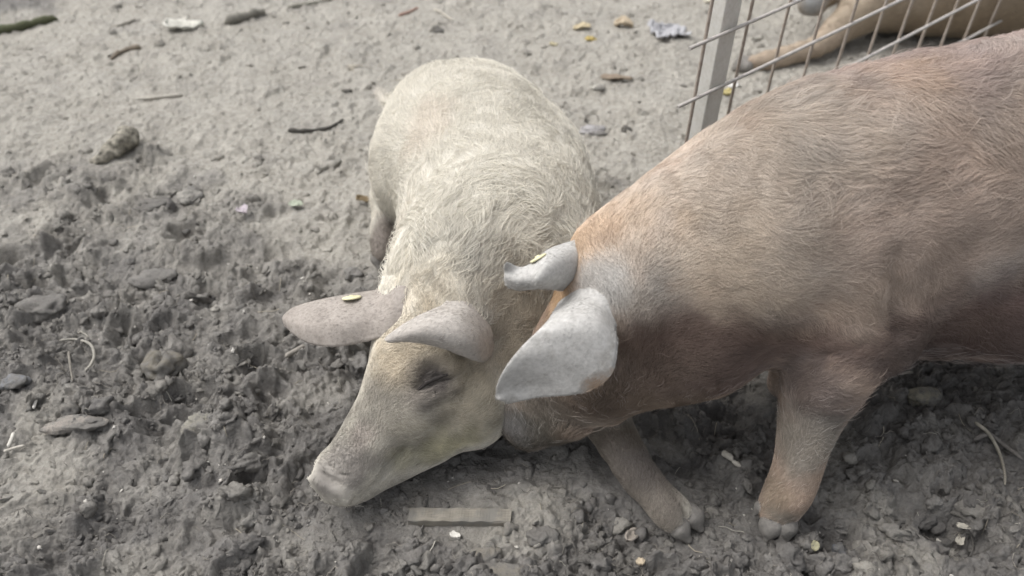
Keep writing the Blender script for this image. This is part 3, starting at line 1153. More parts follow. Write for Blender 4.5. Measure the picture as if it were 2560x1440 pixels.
e['label'] = 'far ear with a curled tip'
ear_fur(e, EAR4, at(1430, 650, .45), at(1262, 690, .44), (.51, .50, .48), 14, 7000)
ear_tag(e, at(1346, 646, .458), (-.45, .45, .65), .015)
for a, b in (((1934, 1284, .034), (1918, 1350, .004)), ((1968, 1284, .034), (1958, 1354, .002))):
    toe(R_, at(*a), at(*b), .0185, HORN)
for a, b in (((1914, 1258, .045), (1886, 1286, .020)), ((2022, 1236, .05), (2040, 1268, .025))):
    o = toe(R_, at(*a), at(*b), .0085, HORN, 'dewclaw')
print('brown pig', time.time() - T0)


# ------------------------------------------------------------------ the fawn pig lying behind the fence
def far_pig():
    B = Body((.62, 2.55, -.03), (2.70, 3.75, .60), .010)
    pr = np.array
    B.tube([(pr((1.36, 3.10, .20)), .20, .20), (pr((1.62, 3.10, .23)), .25, .24), (pr((2.0, 3.12, .24)), .26, .25), (pr((2.35, 3.15, .21)), .20, .20)], .03, dens=2)
    B.tube([(pr((1.34, 3.16, .24)), .15, .15), (pr((1.22, 3.18, .24)), .12, .12), (pr((1.12, 3.10, .19)), .085, .085), (pr((1.055, 3.0, .145)), .052, .05)], .05, dens=2)
    B.ell((1.048, 2.985, .138), (.05, .022, .045), .012)
    B.tube([(pr((1.30, 3.0, .17)), .10, .10), (at(2095, 75, .07), .052, .055), (at(2040, 118, .045), .036, .038), (at(1960, 142, .036), .031, .032),
            (at(1880, 160, .032), .029, .028)], .05)
    B.relief(.006, 8, 2)
    return B, B.mesh('body')


FB, FME = far_pig()
F_ = thing('pig', 'fawn pig resting on the dry ground behind the wire mesh fence', 'pig', 'pigs in the muddy yard')
FV = np.empty(len(FME.vertices) * 3, np.float32)
FME.vertices.foreach_get('co', FV)
FV = FV.reshape(-1, 3).astype(float)
F_BLOBS = [(at(1980, 140, .04), (.30, .22, .07), (.40, .325, .25), .9), ((1.05, 2.98, .14), (.055, .06, .06), (.30, .315, .325), .95),
           ((1.13, 3.05, .19), (.06, .07, .07), (.40, .35, .29), .8), (at(1850, 165, .03), (.07, .06, .05), (.27, .20, .15), .8),
           ((1.8, 2.85, .10), (.6, .2, .12), (.26, .20, .135), .7)]


def f_col(p):
    return blob_colours(p, (.33, .272, .205), F_BLOBS)


attr(FME, 'tint', f_col(FV) * .9)
obj('body', FME, SKIN, F_)
if FUR:
    fur(FB, FME, int(26000 * FUR), lambda p: np.full(len(p), .014), spine_flow(np.array([(2.4, 3.1, .3), (1.6, 3.1, .4), (1.3, 3.1, .4), (1.05, 2.98, .15)]), .4),
        lambda p: f_col(p) * 1.05, F_, HAIR, pts=4, rad=.0005, lift=.3, clump=.4, swirl=.4, seed=21,
        density=lambda p: 1 - .97 * (np.linalg.norm(p - np.array((1.045, 2.97, .135)), axis=1) < .07))
for a, b in (((1872, 156, .034), (1838, 160, .016)), ((1868, 168, .030), (1834, 172, .014))):
    toe(F_, at(*a), at(*b), .022, HORN)
print('far pig', time.time() - T0)

# ------------------------------------------------------------------ wire mesh fence
FX = np.array((.78728, .61504, .04364))       # along the fence
FZ = np.array((.01226, -.08639, .99618))      # up the fence, which leans a little
FN = np.array((.61647, -.78375, -.07555))     # towards the camera
FO = np.array((.43753, 1.87896, .50338)) - FZ * .517
WIRE = speckled('dusty_rebar', (.36, .335, .31), (.50, .475, .45), 90, .55, .3, .001, .5)
WIRE_R = speckled('rust_dusted_rebar', (.30, .245, .20), (.44, .395, .35), 50, .65, .3, .001, .4)
STEEL = NT('chalky_steel', .6, .4)
STEEL.base(STEEL.mix(.6, STEEL.ramp(STEEL.noise(14, 5, .6), [(.3, (.55, .54, .50)), (.7, (.68, .67, .63))]),
                     STEEL.ramp(STEEL.noise(120, 4, .7), [(.25, (.40, .39, .37)), (.6, (.60, .60, .60))]), 'OVERLAY'))
STEEL.bump(STEEL.noise(90, 4, .6), .2, .002)


def rebar_mesh(name, length, r=.0042, pitch=.0075, seg=8):
    """ribbed bar along +Z, ribs running slantwise round it"""
    n = int(length / (pitch / 3))
    zz = np.linspace(0, length, n)
    an = np.arange(seg) / seg * 2 * math.pi
    Z, A = np.meshgrid(zz, an, indexing='ij')
    ph = (Z / pitch + A / (2 * math.pi) * 1.0) % 1.0
    rr = r * (1 + .16 * (np.cos(ph * 2 * math.pi) > .2) * (np.abs(np.sin(A)) > .3)) + 0
    bend = .002 * np.sin(Z * 3.1)
    V = np.stack([rr * np.cos(A) + bend, rr * np.sin(A), Z], -1).reshape(-1, 3)
    i = np.arange(n * seg).reshape(n, seg)
    F = np.stack([i[:-1], np.roll(i[:-1], -1, 1), np.roll(i[1:], -1, 1), i[1:]], -1).reshape(-1, 4)
    c0, c1 = len(V), len(V) + 1
    V = np.concatenate([V, [(0, 0, 0), (0, 0, length)]])
    caps = [(i[0, (k + 1) % seg], i[0, k], c0, c0) for k in range(seg)]
    me = mesh_np(name, V, F)
    import bmesh
    bm = bmesh.new()
    bm.from_mesh(me)
    bm.verts.ensure_lookup_table()
    for k in range(seg):
        bm.faces.new((bm.verts[i[0, (k + 1) % seg]], bm.verts[i[0, k]], bm.verts[c0]))
        bm.faces.new((bm.verts[i[-1, k]], bm.verts[i[-1, (k + 1) % seg]], bm.verts[c1]))
    bm.to_mesh(me)
    bm.free()
    return me


from mathutils import Matrix
fence = thing('wire_mesh_fence', 'ribbed wire mesh fence panel tied to a pale steel post', 'fence')
fence.matrix_world = Matrix(((FX[0], -FN[0], FZ[0], FO[0]), (FX[1], -FN[1], FZ[1], FO[1]), (FX[2], -FN[2], FZ[2], FO[2]), (0, 0, 0, 1)))
bar_h = rebar_mesh('horizontal_bar', 2.7)
bar_v = rebar_mesh('vertical_bar', 1.25, .0040)
for k, (z, s0) in enumerate(((.067, -.066), (.217, -.061), (.367, -.064), (.517, -.058), (.667, -.066), (.817, -.06), (.967, -.065), (1.117, -.06))):
    o = obj('horizontal_bar', bar_h, WIRE, fence)
    o.location = (s0, -.0040, z)
    o.rotation_euler = (0, math.radians(90), 0)
for k in range(18):
    o = obj('vertical_bar', bar_v, WIRE_R, fence)
    o.location = (.15 * k, .0042, -.06)
    o.rotation_euler = (.004 * math.sin(k * 2.3), .006 * math.sin(k * 1.7), k * 1.1)
# hollow square post with rounded edges, behind the wires
a, b, r = .029, .020, .0035
prof = []
for sx, sy in ((-1, -1), (1, -1), (1, 1), (-1, 1)):
    for q in range(4):
        an = math.atan2(sy, sx) - math.pi / 4 + q * math.pi / 6
        prof.append(np.array((.089 + sx * (a - r) + r * math.cos(an), .0295 + sy * (b - r) + r * math.sin(an), 0)))
zs = [-.08, .3, .7, 1.1, 1.5]
m = len(prof)
V = [p + np.array((.0012 * math.sin(5 * z), 0, z)) for z in zs for p in prof]
for i in (-1,):
    V += [p * np.array((1, 1, 0)) + np.array((0, 0, 1.5)) for p in [(np.array((.089, .0295, 0)) + (q - np.array((.089, .0295, 0))) * .86) for q in prof]]
    V += [v - np.array((0, 0, .4)) for v in V[-m:]]
n = len(zs) + 2
Fq = [(i * m + k, i * m + (k + 1) % m, (i + 1) * m + (k + 1) % m, (i + 1) * m + k) for i in range(n - 1) for k in range(m)]
post = obj('post', mesh_np('post', V, Fq, False), STEEL.m, fence)
print('fence', time.time() - T0)

# ------------------------------------------------------------------ loose mud, grit and fibres
def ico(sub):
    import bmesh
    bm = bmesh.new()
    bmesh.ops.create_icosphere(bm, subdivisions=sub, radius=1)
    V = np.array([v.co[:] for v in bm.verts])
    F = np.array([[v.index for v in f.verts] for f in bm.faces])
    bm.free()
    return V, F


ICO1, ICO2, ICO3 = ico(2), ico(3), ico(4)


def rand_rot(r, n):
    q = r.standard_normal((n, 4))
    q /= np.linalg.norm(q, axis=1, keepdims=True)
    w, x, y, z = q.T
    return np.stack([np.stack([1 - 2 * (y * y + z * z), 2 * (x * y - z * w), 2 * (x * z + y * w)], -1),
                     np.stack([2 * (x * y + z * w), 1 - 2 * (x * x + z * z), 2 * (y * z - x * w)], -1),
                     np.stack([2 * (x * z - y * w), 2 * (y * z + x * w), 1 - 2 * (x * x + y * y)], -1)], 1)


def scatter_lumps(name, n, smin, smax, power, accept, sink, mat, seed, squash=(.6, 1.0), base=None):
    r = np.random.default_rng(seed)
    xs, ys = [], []
    while sum(map(len, xs)) < n:
        y = .72 + 3.2 * r.random(4 * n) ** 1.35
        x = (r.random(4 * n) * 2 - 1) * (.62 + .56 * y)
        k = r.random(4 * n) < accept(x, y)
        xs.append(x[k])
        ys.append(y[k])
    x, y = np.concatenate(xs)[:n], np.concatenate(ys)[:n]
    s = smin * (smax / smin) ** (r.random(n) ** power)
    z = height(x, y)
    V0, F0 = ICO1 if base is None else base
    var = []
    for k in range(14):
        v = V0 * (1 + .50 * noise3(V0 * 1.5 + 9 * k, k) + .55 * noise3(V0 * 3.7 + 5 * k, k + 40) + (.28 * noise3(V0 * 8 + k, k + 80) if base is not None else 0))[:, None]
        var.append(v * np.array((1.25, r.uniform(.45, 1), r.uniform(*squash))))
    var = np.array(var)[r.integers(0, 14, n)]
    M = rand_rot(r, n)
    V = np.einsum('nij,nvj->nvi', M, var) * s[:, None, None]
    V[..., 2] *= .8
    V += np.stack([x, y, z + s * sink], -1)[:, None]
    F = (F0[None] + (np.arange(n) * len(V0))[:, None, None]).reshape(-1, 3)
    me = mesh_np(name, V.reshape(-1, 3), F)
    dm = np.clip(damp_at(x, y, rough_zone(x, y)) + .15 * r.standard_normal(n), 0, 1)
    attr(me, 'damp', np.repeat(dm, len(V0)))
    o = obj(name, me, mat)
    o['kind'] = 'stuff'
    return o


def crumbly(x, y):
    R = rough_zone(x, y)
    c = smooth(-.25, .4, fbm(x, y, 4.2, 3, 44)) * smooth(-.3, .3, fbm(x, y, 13, 2, 46))
    return np.clip(R * (.10 + .90 * c) + .08, 0, 1)


scatter_lumps('mud_clods', 8600, .0028, .016, 2.4, crumbly, -.22, MUD, 5)
scatter_lumps('mud_lumps', 420, .014, .030, 1.6, crumbly, -.38, MUD, 8, base=ICO2)
GRIT = speckled('pale_grit_stone', (.40, .375, .33), (.58, .56, .52), 30, .8, .2)
scatter_lumps('pale_grit', 420, .0014, .0045, 2.0, lambda x, y: .4 + .6 * rough_zone(x, y), .55, GRIT, 6)


def lay_curves(name, n, lmin, lmax, rad, cols, seed, accept, bend=1.0, lift=.004):
    r = np.random.default_rng(seed)
    x = y = np.zeros(0)
    while len(x) < n:
        yy = .72 + 3.2 * r.random(3 * n) ** 1.4
        xx = (r.random(3 * n) * 2 - 1) * (.62 + .56 * yy)
        k = r.random(3 * n) < accept(xx, yy)
        x, y = np.concatenate([x, xx[k]]), np.concatenate([y, yy[k]])
    x, y = x[:n], y[:n]
    pts = 8
    L = lmin * (lmax / lmin) ** r.random(n)
    a = r.random(n) * 6.28
    cv = bend * r.standard_normal(n) * 1.2
    P = np.empty((n, pts, 3))
    for j in range(pts):
        P[:, j, 0], P[:, j, 1] = x, y
        aa = a + cv * j / pts + .25 * r.standard_normal(n) * bend
        x, y = x + np.cos(aa) * L / pts, y + np.sin(aa) * L / pts
    P[..., 2] = height(P[..., 0].ravel(), P[..., 1].ravel()).reshape(n, pts)
    sm = P[..., 2].copy()
    sm[:, 1:-1] = np.maximum(sm[:, 1:-1], .5 * (sm[:, :-2] + sm[:, 2:]))
    P[..., 2] = sm + lift * (.2 + r.random((n, 1)) * np.sin(np.linspace(0, 3.1, pts))[None, :])
    hc = bpy.data.hair_curves.new(name)
    hc.add_curves([pts] * n)
    hc.attributes['position'].data.foreach_set('vector', P.astype(np.float32).ravel())
    ra = hc.attributes.new('radius', 'FLOAT', 'POINT')
    ra.data.foreach_set('value', np.repeat(rad * (.6 + .8 * r.random(n)), pts).astype(np.float32))
    c = np.array(cols)[r.integers(0, len(cols), n)] * r.uniform(.75, 1.25, (n, 1))
    ca = hc.attributes.new('tint', 'FLOAT_COLOR', 'CURVE')
    ca.data.foreach_set('color', np.concatenate([c, np.ones((n, 1))], 1).astype(np.float32).ravel())
    hc.materials.append(FIBRE)
    o = bpy.data.objects.new(name, hc)
    COL.objects.link(o)
    o['kind'] = 'stuff'
    return o


FIBRE = hair_material('dry_fibre', .85, .15)
lay_curves('root_fibres', 2600, .012, .055, .00045, [(.17, .16, .145), (.22, .205, .18), (.13, .12, .11), (.27, .25, .22)], 31, crumbly, 1.6, .007)
lay_curves('straw_bits', 260, .015, .06, .0007, [(.36, .33, .27), (.30, .27, .22), (.42, .40, .35)], 32, lambda x, y: .3 + .5 * rough_zone(x, y), .5)

# ------------------------------------------------------------------ single stones, sticks and scraps lying about


def px_size(px, py):
    """metres covered by one pixel of the photograph at that spot of the ground"""
    return np.linalg.norm(at(px, py) - np.array((0, 0, CAM_H))) / FPX


def local_top(x, y, r):
    a = np.linspace(0, 6.28, 9)
    h = height(np.concatenate([[x], x + r * np.cos(a)]), np.concatenate([[y], y + r * np.sin(a)]))
    return float(np.mean(h) * .5 + np.max(h) * .5)


def tint_mat(name, c, rough=.85, var=.22, scale=70, spec=.25, bump=.35):
    c = np.array(c)
    return speckled(name, tuple(c * (1 - var)), tuple(np.minimum(c * (1 + var), .9)), scale, rough, bump, .002, spec)


def crusted(col):
    """stone with dried mud sticking to it in patches"""
    k = NT('crusted_stone', .9, .2)
    c = np.array(col)
    a = k.ramp(k.noise(60, 5, .65), [(.3, tuple(c * .78)), (.7, tuple(np.minimum(c * 1.2, .8)))])
    b = k.ramp(k.noise(90, 5, .65), [(.3, (.14, .135, .125)), (.7, (.22, .21, .195))])
    k.base(k.mix(k.ramp(k.noise(32, 6, .7), [(.40, (0, 0, 0)), (.54, (.92, .92, .92))]), a, b))
    h = k.n('ShaderNodeMath', operation='ADD')
    k.l(k.noise(220, 6, .7), h.inputs[0])
    k.l(k.noise(70, 6, .7), h.inputs[1])
    k.bump(h.outputs[0], .8, .006)
    return k.m


def stone(label, px, py, w, h, col, seed, slit=False, name='stone', tall=.6, rot=0.0, sink=.25, cat='stone', group='stones in the mud'):
    k = px_size(px, py)
    V, F = ICO3
    r = np.random.default_rng(seed)
    o3 = r.uniform(0, 50, 3)
    d = 1 + .42 * noise3(V * 1.1 + o3, seed) + .24 * noise3(V * 2.5 + o3, seed + 1) + .10 * noise3(V * 6 + o3, seed + 2) + .05 * noise3(V * 14 + o3, seed + 3)
    P = np.sign(V) * np.abs(V) ** .88 * d[:, None]
    if slit:
        gx = P[:, 0] * .92 + P[:, 1] * .35 - .05
        P = P * (1 - .55 * np.exp(-(gx / .13) ** 2) * (P[:, 2] > -.2) * (1 - np.clip(np.abs(P[:, 1]), 0, .9)))[:, None]
    sx = w * k / 2
    # what the eye sees as height is half depth, half tallness
    sy = max(h * k / 2 * 1.05, .3 * sx)
    P = P * np.array((sx, sy, min(sx, sy) * tall + .002))
    c, s_ = math.cos(rot), math.sin(rot)
    P = np.stack([P[:, 0] * c - P[:, 1] * s_, P[:, 0] * s_ + P[:, 1] * c, P[:, 2]], 1)
    p = at(px, py, 0)
    z = local_top(p[0], p[1], sx * .8)
    p = at(px, py, z)
    o = obj(name, mesh_np(name, P, F), crusted(col))
    zz = min(sx, sy) * tall
    o.location = (p[0], p[1], z + zz * (.10 - sink * 1.9))
    return tag(o, label, cat, group)


def stick(label, pts, r0, r1, col, name='stick', cat='stick', group='sticks on the ground', knobs=0.0, lift=.0, seed=0, seg=7):
    Q = catmull(np.array([at(a, b, 0) for a, b in pts]), 6)
    n = len(Q)
    zt = np.array([local_top(q[0], q[1], .010) for q in Q])
    zt = np.convolve(np.pad(zt, 2, 'edge'), np.ones(5) / 5, 'valid')
    Q[:, 2] = zt + lift
    for i in range(n):          # slide along the line of sight so that raised points stay where they are seen
        f = (CAM_H - Q[i, 2]) / CAM_H
        Q[i, :2] *= f
    t = np.linspace(0, 1, n)
    rr = r0 + (r1 - r0) * t
    rr = rr * (1 + knobs * noise2(t * 9 + seed, t * 0 + seed * 3.3, seed))
    rr[0] *= .6
    rr[-1] *= .5
    Q[:, 2] += rr * .6
    tg = np.gradient(Q, axis=0)
    tg /= np.linalg.norm(tg, axis=1, keepdims=True)
    sd_ = np.cross(tg, (0, 0, 1.0))
    sd_ /= np.linalg.norm(sd_, axis=1, keepdims=True)
    up_ = np.cross(sd_, tg)
    an = np.arange(seg) / seg * 2 * math.pi
    V = Q[:, None] + rr[:, None, None] * (np.cos(an)[None, :, None] * sd_[:, None] + np.sin(an)[None, :, None] * up_[:, None])
    i = np.arange(n * seg).reshape(n, seg)
    F = np.stack([i[:-1], np.roll(i[:-1], -1, 1), np.roll(i[1:], -1, 1), i[1:]], -1).reshape(-1, 4)
    V = V.reshape(-1, 3)
    ca, cb = len(V), len(V) + 1
    V = np.concatenate([V, Q[:1] - tg[:1] * rr[0], Q[-1:] + tg[-1:] * rr[-1]])
    F3 = np.concatenate([F[:, :3], F[:, [0, 2, 3]],
                         np.array([(i[0, (k + 1) % seg], i[0, k], ca) for k in range(seg)]),
                         np.array([(i[-1, k], i[-1, (k + 1) % seg], cb) for k in range(seg)])])
    org = Q[n // 2].copy()
    o = obj(name, mesh_np(name, V - org, F3), tint_mat(name + '_surface', col, scale=120))
    o.location = org
    return tag(o, label, cat, group)


def scrap(label, px, py, w, h, rot, col, name='leaf', cat='leaf', group='scraps on the ground', curl=.25, seed=1, shape='leaf', lift=.0, thick=.0014,
          rough=.7, crumple=.12, nu=13, nv=9):
    k = px_size(px, py)
    p = at(px, py, 0)
    L, Wd = w * k, h * k * 1.25
    u = np.linspace(-1, 1, nu)[:, None]
    v = np.linspace(-1, 1, nv)[None, :]
    if shape == 'leaf':
        wd = np.sqrt(np.clip(1 - np.abs(u) ** 2.2, .02, 1))
    elif shape == 'blade':
        wd = np.clip(1 - ((u + 1) / 2) ** 2 * .8, .1, 1) * np.sqrt(np.clip(1.02 - u ** 8, .05, 1))
    else:
        wd = 1 - .12 * np.abs(np.sin(u * 5 + seed)) + 0 * u
    X = u * L / 2 + .10 * Wd * noise2(v * 2 + seed + 0 * u, u * 2 + 0 * v, seed)
    Y = v * wd * Wd / 2 + .10 * Wd * noise2(u * 2.5 + seed + 0 * v, v * 1.5 + 0 * u, seed + 7)
    Zc = Wd * (curl * (v * v - .4) * .6 + curl * .25 * np.sin(u * 2.2 + seed) + crumple * fbm(u * 1.6 + seed + 0 * v, v * 1.3 + 0 * u, 1.3, 3, seed + 3))
    c, s_ = math.cos(rot), math.sin(rot)
    z0 = local_top(p[0], p[1], L * .45) + .002 + lift
    G = np.stack([X * c - Y * s_, X * s_ + Y * c, Zc - Zc.min() * .5], -1)
    N = np.cross(np.gradient(G, axis=0), np.gradient(G, axis=1))
    N /= np.linalg.norm(N, axis=2, keepdims=True) + 1e-12
    top, bot = G + N * thick / 2, G - N * thick / 2
    idx = np.arange(nu * nv).reshape(nu, nv)
    f1 = np.stack([idx[:-1, :-1], idx[1:, :-1], idx[1:, 1:], idx[:-1, 1:]], -1).reshape(-1, 4)
    o_ = nu * nv
    rim = np.concatenate([idx[0, :], idx[1:, -1], idx[-1, -2::-1], idx[-2:0:-1, 0]])
    rn = np.roll(rim, -1)
    F = np.concatenate([f1, f1[:, ::-1] + o_, np.stack([rim, rn, rn + o_, rim + o_], -1)])
    o = obj(name, mesh_np(name, np.concatenate([top.reshape(-1, 3), bot.reshape(-1, 3)]), F), tint_mat(name + '_surface', col, rough, .16, 90))
    q = at(px, py, z0)
    o.location = (q[0], q[1], z0)
    return tag(o, label, cat, group)


GREY, PALE, TAN = (.20, .19, .175), (.36, .345, .31), (.30, .265, .215)
stone('mud coated grey stone with a notched lower side, far left in the trampled mud', 112, 765, 96, 62, (.215, .205, .19), 11, tall=.75)
stone('brownish stone split by a dark slit in the middle of the trampled mud', 405, 915, 84, 74, (.19, .175, .145), 12, slit=True, tall=.9, rot=-.5)
stone('pale rounded stone where the dry ground meets the trampled mud', 476, 490, 56, 52, PALE, 13, tall=.6)
stone('flat dark slab of mud left of the pale rounded stone', 385, 508, 78, 34, (.19, .18, .165), 14, name='mud_slab', tall=.5, rot=.35, cat='mud slab')
stone('smooth pale olive stone half sunk left of the cream pig snout', 500, 1052, 72, 60, (.31, .295, .25), 15, tall=.4)
stone('small upright grey stone left of the dark wrinkled lump', 172, 1016, 38, 50, (.25, .235, .21), 16, tall=1.2)
stone('dark wrinkled lump of mud right of the small upright stone', 255, 1008, 62, 46, (.13, .125, .12), 17, name='mud_lump', cat='mud lump', tall=.8)
stone('long pale flat stone lying just below the dark wrinkled lump', 185, 1058, 130, 40, (.34, .31, .275), 18, tall=.35, rot=.1)
stone('round grey stone on the mud below the cream pig hind trotter', 882, 684, 44, 36, (.24, .23, .215), 19, tall=.7)
stone('pale yellowish stone sunk in mud under the brown pig belly', 2312, 990, 64, 50, (.33, .305, .235), 20, tall=.7)
stone('white oblong stone on dry ground to the right of the cream pig back', 1492, 327, 62, 28, (.50, .485, .49), 21, tall=.7)
stone('flat cream pebble on dry ground behind the cream pig rump', 897, 168, 46, 24, (.50, .46, .38), 22, tall=.5)
stone('big tan stone showing at the near edge of the mud', 1275, 1438, 120, 56, (.27, .25, .215), 23, tall=.5)
stone('mud smeared tan stone lying just below the plank', 1212, 1385, 84, 62, (.25, .23, .195), 24, tall=.3, sink=.35)
stone('soft grey lump of mud to the right of the plank', 1352, 1338, 62, 46, (.19, .18, .165), 25, name='mud_lump', cat='mud lump', tall=.6)
stone('small smooth round stone in the mud right of the brown pig fore leg', 2338, 1254, 26, 28, (.27, .26, .245), 26, tall=.9)
stone('bluish dark round stone at the near right in a mud hollow', 2100, 1378, 34, 36, (.115, .12, .13), 27, tall=.9)
stone('bluish grey stone at the far left edge above the white straws', 34, 955, 60, 36, (.24, .245, .255), 28, tall=.6)
stone('small dark clod on dry ground just right of the white oblong stone', 1566, 322, 24, 22, (.11, .10, .085), 29, name='mud_clod', cat='clod', tall=.9)
stone('dark clod on dry ground far behind the cream pig rump', 1090, 76, 30, 22, (.14, .13, .11), 30, name='mud_clod', cat='clod', tall=.9)
stone('white chip of stone on dry ground below the brown wood chip', 1496, 217, 30, 20, (.55, .53, .47), 31, tall=.6)
stone('black clod left of the cream pig rump on the dry ground', 866, 228, 26, 14, (.085, .075, .06), 32, name='mud_clod', cat='clod', tall=.8)
stone('broad flat grey stone in the left middle of the trampled mud', 385, 690, 105, 46, (.225, .215, .2), 33, tall=.45)
stone('small pale stone beside the notched stone', 243, 780, 26, 24, (.31, .295, .27), 34, tall=.8)

# broken root with a knob
t = thing('broken_root', 'dry broken root with a rounded knob on the dry ground at left', 'root', loc=tuple(at(285, 372, .02)))
bd = Body(at(285, 372, .02) - .14, at(285, 372, .02) + .14, .0035)
bd.tube([(at(322, 345, .035), .030, .030), (at(300, 362, .030), .030, .028), (at(272, 383, .018), .026, .016), (at(240, 405, .006), .016, .006), (at(216, 412, .004), .006, .003)], .01)
bd.ell(at(322, 347, .033), (.028, .026, .026), .01)
bd.relief(.010, 34, 4)
me = bd.mesh('root_body')
o = obj('root_body', me, tint_mat('root_bark', (.215, .20, .165), .9, .8, 60), t)
o.matrix_parent_inverse = Matrix.Translation(-t.location)

stick('pale thin stick with a spoon shaped end on the dry ground', [(332, 250), (380, 247), (420, 243), (456, 240)], .0045, .0075, (.40, .375, .33))
stick('curved brown twig on the dry ground below the white husk', [(278, 150), (300, 134), (325, 126), (352, 122)], .007, .010, (.19, .16, .125), knobs=.3, seed=2)
stick('thick mud caked stick behind the cream pig, nearest the top', [(568, 60), (605, 50), (640, 38), (662, 36)], .020, .012, (.19, .18, .155), knobs=.3, seed=3)
stick('dark wet stalk with a greenish edge in the far left corner', [(-10, 82), (40, 76), (90, 62), (142, 50)], .018, .014, (.075, .08, .045), knobs=.25, seed=4, name='stalk', cat='stalk')
stick('black forked twig on the ground left of the cream pig', [(722, 328), (760, 330), (790, 326), (822, 322), (858, 300)], .006, .005, (.075, .07, .062), knobs=.5, seed=5)
stick('straight grey stick lying far back at the top', [(720, 20), (780, 10), (835, -2)], .007, .005, (.25, .24, .20), seed=6)
stick('thin dark twig far back left of the white husk', [(275, 74), (310, 62), (342, 50)], .005, .003, (.17, .155, .13), seed=7)
stick('short grey twig in the mud left of the cream pig face', [(716, 893), (738, 880), (762, 866)], .006, .005, (.27, .25, .22), seed=8, lift=.006)
stick('looped pale root string in the left mud', [(150, 852), (190, 850), (226, 862), (236, 890), (226, 916), (214, 928)], .0028, .0035, (.30, .285, .25), name='root_string', cat='root', seed=9, lift=.006)
stick('thin dark root hanging beside the looped pale string', [(172, 880), (176, 915), (182, 952)], .003, .002, (.20, .185, .16), name='root_string', cat='root', seed=10, lift=.006)
stick('white knobbly twig on the mud between the two fore legs', [(1806, 1135), (1824, 1146), (1838, 1160), (1852, 1168)], .005, .004, (.50, .47, .41), knobs=.7, seed=11, lift=.006)
stick('long bent plant stem in the mud at right under the belly', [(2438, 1058), (2470, 1085), (2496, 1130), (2510, 1180), (2512, 1212)], .004, .0025, (.26, .24, .20), name='stem', cat='stem', seed=12, lift=.008)
stick('short dark root crossing the long bent stem', [(2436, 1100), (2470, 1088), (2500, 1108), (2556, 1150)], .005, .004, (.14, .13, .12), name='stem', cat='stem', seed=13, lift=.005)
stick('upper white straw at the left edge of the mud', [(22, 1118), (30, 1100), (36, 1084)], .004, .004, (.52, .50, .45), name='straw', cat='straw', seed=14, lift=.006)
stick('lower white straw at the left edge of the mud', [(12, 1130), (38, 1121), (62, 1115)], .003, .003, (.46, .43, .38), name='straw', cat='straw', seed=15, lift=.006)
stick('tiny white straw left of the small upright stone', [(85, 1022), (89, 1008), (94, 996)], .0035, .003, (.52, .50, .46), name='straw', cat='straw', seed=16, lift=.005)
stick('reddish twig on the dry ground behind the cream pig', [(998, 40), (1022, 32), (1046, 20)], .006, .004, (.33, .21, .17), seed=17)
stick('cream coloured stick on the dry ground behind the cream pig', [(1086, 24), (1108, 36), (1132, 52)], .006, .004, (.45, .42, .36), seed=18)
stick('thin grey twig reaching from the right edge of the brown pig leg', [(2195, 925), (2240, 934), (2282, 932)], .003, .003, (.26, .245, .21), seed=19, lift=.006)

scrap('crumpled sheet of grey plastic on the dry ground left of the post', 1672, 84, 84, 62, .35, (.37, .37, .385), 'plastic_sheet', 'plastic', curl=.16, seed=3, shape='rag',
      crumple=.11, nu=44, nv=34, rough=.4, thick=.002)
scrap('big white strip of husk on the dry ground far left', 462, 70, 82, 34, .25, (.60, .59, .53), 'husk', 'husk', curl=.5, seed=4, shape='blade', thick=.006)
scrap('narrow white strip of husk behind the bigger one', 446, 54, 46, 13, .75, (.62, .60, .54), 'husk', 'husk', curl=.3, seed=5, shape='blade', thick=.004)
scrap('flat brown wood chip on the dry ground right of the cream pig', 1542, 195, 74, 18, -.22, (.23, .185, .14), 'wood_chip', 'wood chip', curl=.2, seed=6, shape='blade', thick=.006)
scrap('yellowish flat peel lying left of the round one', 1455, 70, 40, 16, .1, (.50, .43, .29), 'peel', 'peel', curl=.5, seed=7, thick=.004)
scrap('round pinkish yellow peel on the dry ground', 1559, 64, 40, 26, -.1, (.50, .42, .31), 'peel', 'peel', curl=.6, seed=8, thick=.007)
scrap('bright yellow scrap below the two peels', 1477, 101, 24, 14, 0, (.45, .35, .13), 'food_scrap', 'scrap', curl=.5, seed=9, thick=.008)
scrap('tiny pale yellow scrap left of the bright yellow one', 1384, 111, 18, 9, -.3, (.46, .41, .28), 'food_scrap', 'scrap', curl=.4, seed=10, thick=.006)
scrap('yellow scrap on the ground right beside the post', 1816, 233, 22, 18, .4, (.45, .39, .19), 'food_scrap', 'scrap', curl=.5, seed=11, thick=.008)
scrap('white scrap on the ground right beside the post', 1832, 214, 30, 22, .2, (.62, .61, .58), 'paper_scrap', 'scrap', curl=.3, seed=12, shape='rag')
scrap('pale scrap near the top left of the post', 1776, 4, 30, 16, 0, (.55, .51, .42), 'food_scrap', 'scrap', curl=.4, seed=13, thick=.006)
scrap('pale lilac scrap in the mud left of the cream pig', 606, 528, 26, 24, -.6, (.46, .41, .44), 'paper_scrap', 'scrap', curl=.4, seed=14, lift=.006)
scrap('pale green scrap of leaf left of the cream pig', 740, 511, 34, 20, .1, (.36, .39, .31), 'leaf', 'leaf', curl=.2, seed=15, lift=.004)
scrap('ochre dry leaf touching the cream pig flank', 910, 502, 36, 16, .05, (.25, .195, .12), 'leaf', 'leaf', curl=.7, seed=16, lift=.004)
scrap('white chip on the mud just below the plank', 1138, 1338, 27, 13, -.5, (.60, .58, .53), 'chip', 'chip', curl=.1, seed=17, lift=.005, thick=.003)
scrap('small cream chip on the mud at the near middle', 1601, 1404, 18, 14, .5, (.50, .42, .31), 'chip', 'chip', curl=.1, seed=18, lift=.006, thick=.004)
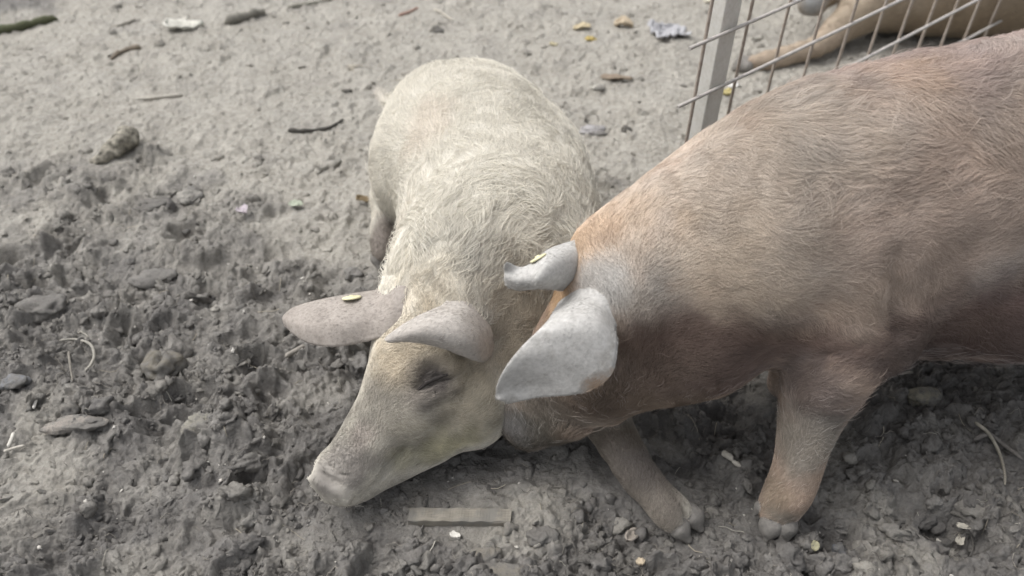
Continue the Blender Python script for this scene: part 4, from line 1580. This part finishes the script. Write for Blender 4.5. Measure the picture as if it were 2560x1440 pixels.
scrap('pale yellowish leaf tip in the mud below the brown pig hoof', 2038, 1366, 26, 14, 1.2, (.30, .285, .19), 'leaf', 'leaf', curl=.3, seed=19, lift=.006)
scrap('pale torn blade of dry leaf pointing down, near right', 2402, 1342, 46, 14, 1.05, (.40, .375, .32), 'leaf', 'leaf', curl=.3, seed=20, shape='blade', lift=.006, thick=.002)
scrap('pale torn blade of dry leaf pointing left, near right', 2410, 1318, 30, 12, -.25, (.40, .375, .32), 'leaf', 'leaf', curl=.3, seed=21, shape='blade', lift=.008, thick=.002)
scrap('grey curled bark strip in the mud below the plank end', 1580, 1340, 44, 22, .9, (.29, .26, .225), 'bark_strip', 'bark', curl=.5, seed=22, lift=.004, thick=.004)

# the plank half pressed into the mud
pa, pb = at(1022, 1286, .012), at(1278, 1288, .016)
wd = .030
nx = 40
PV = []
prof = [(-1, -.010), (-1, .004), (-.93, .0075), (.93, .0075), (1, .004), (1, -.010)]
for i in range(nx):
    t = i / (nx - 1)
    c = pa + (pb - pa) * t
    dr = (pb - pa) / np.linalg.norm(pb - pa)
    sdv = np.array((-dr[1], dr[0], 0))
    jag = .004 * math.sin(i * 2.1) if i in (0, nx - 1) else 0
    for q, (u, z) in enumerate(prof):
        PV.append(c + sdv * u * wd * .5 * (1 + .06 * noise2(np.array([t * 7.0]), np.array([q * .7]), 3)[0]) + dr * jag * u + np.array((0, 0, z + .0012 * math.sin(i * .9 + q))))
mp = len(prof)
PF = [(i * mp + k, i * mp + (k + 1) % mp, (i + 1) * mp + (k + 1) % mp, (i + 1) * mp + k) for i in range(nx - 1) for k in range(mp)]
org = (pa + pb) / 2
zt = max(local_top(*(pa + (pb - pa) * t)[:2], .012) for t in (.1, .5, .9))
PV = np.array(PV) - org
import bmesh
me = mesh_np('plank', PV, PF, False)
bm = bmesh.new()
bm.from_mesh(me)
bm.verts.ensure_lookup_table()
bm.faces.new([bm.verts[k] for k in range(mp)][::-1])
bm.faces.new([bm.verts[(nx - 1) * mp + k] for k in range(mp)])
bm.normal_update()
bm.to_mesh(me)
bm.free()
k = NT('weathered_wood', .85, .2)
mp_ = k.n('ShaderNodeMapping')
mp_.inputs['Scale'].default_value = (6, 60, 60)
k.tc = k.n('ShaderNodeTexCoord')
k.l(k.tc.outputs['Object'], mp_.inputs['Vector'])
gr = k.noise(4, 5, .65, mp_.outputs[0])
c = k.ramp(gr, [(.3, (.17, .155, .13)), (.7, (.28, .26, .22))])
c = k.mix(k.ramp(k.noise(28, 4, .6), [(.47, (0, 0, 0)), (.62, (.9, .9, .9))]), c, (.175, .168, .152))
k.base(c)
k.bump(gr, .4, .002)
o = obj('plank', me, k.m)
o.location = org
o.location.z = zt + .001
tag(o, 'weathered wooden plank pressed into the mud below the cream pig jaw', 'plank')
print('all', time.time() - T0)
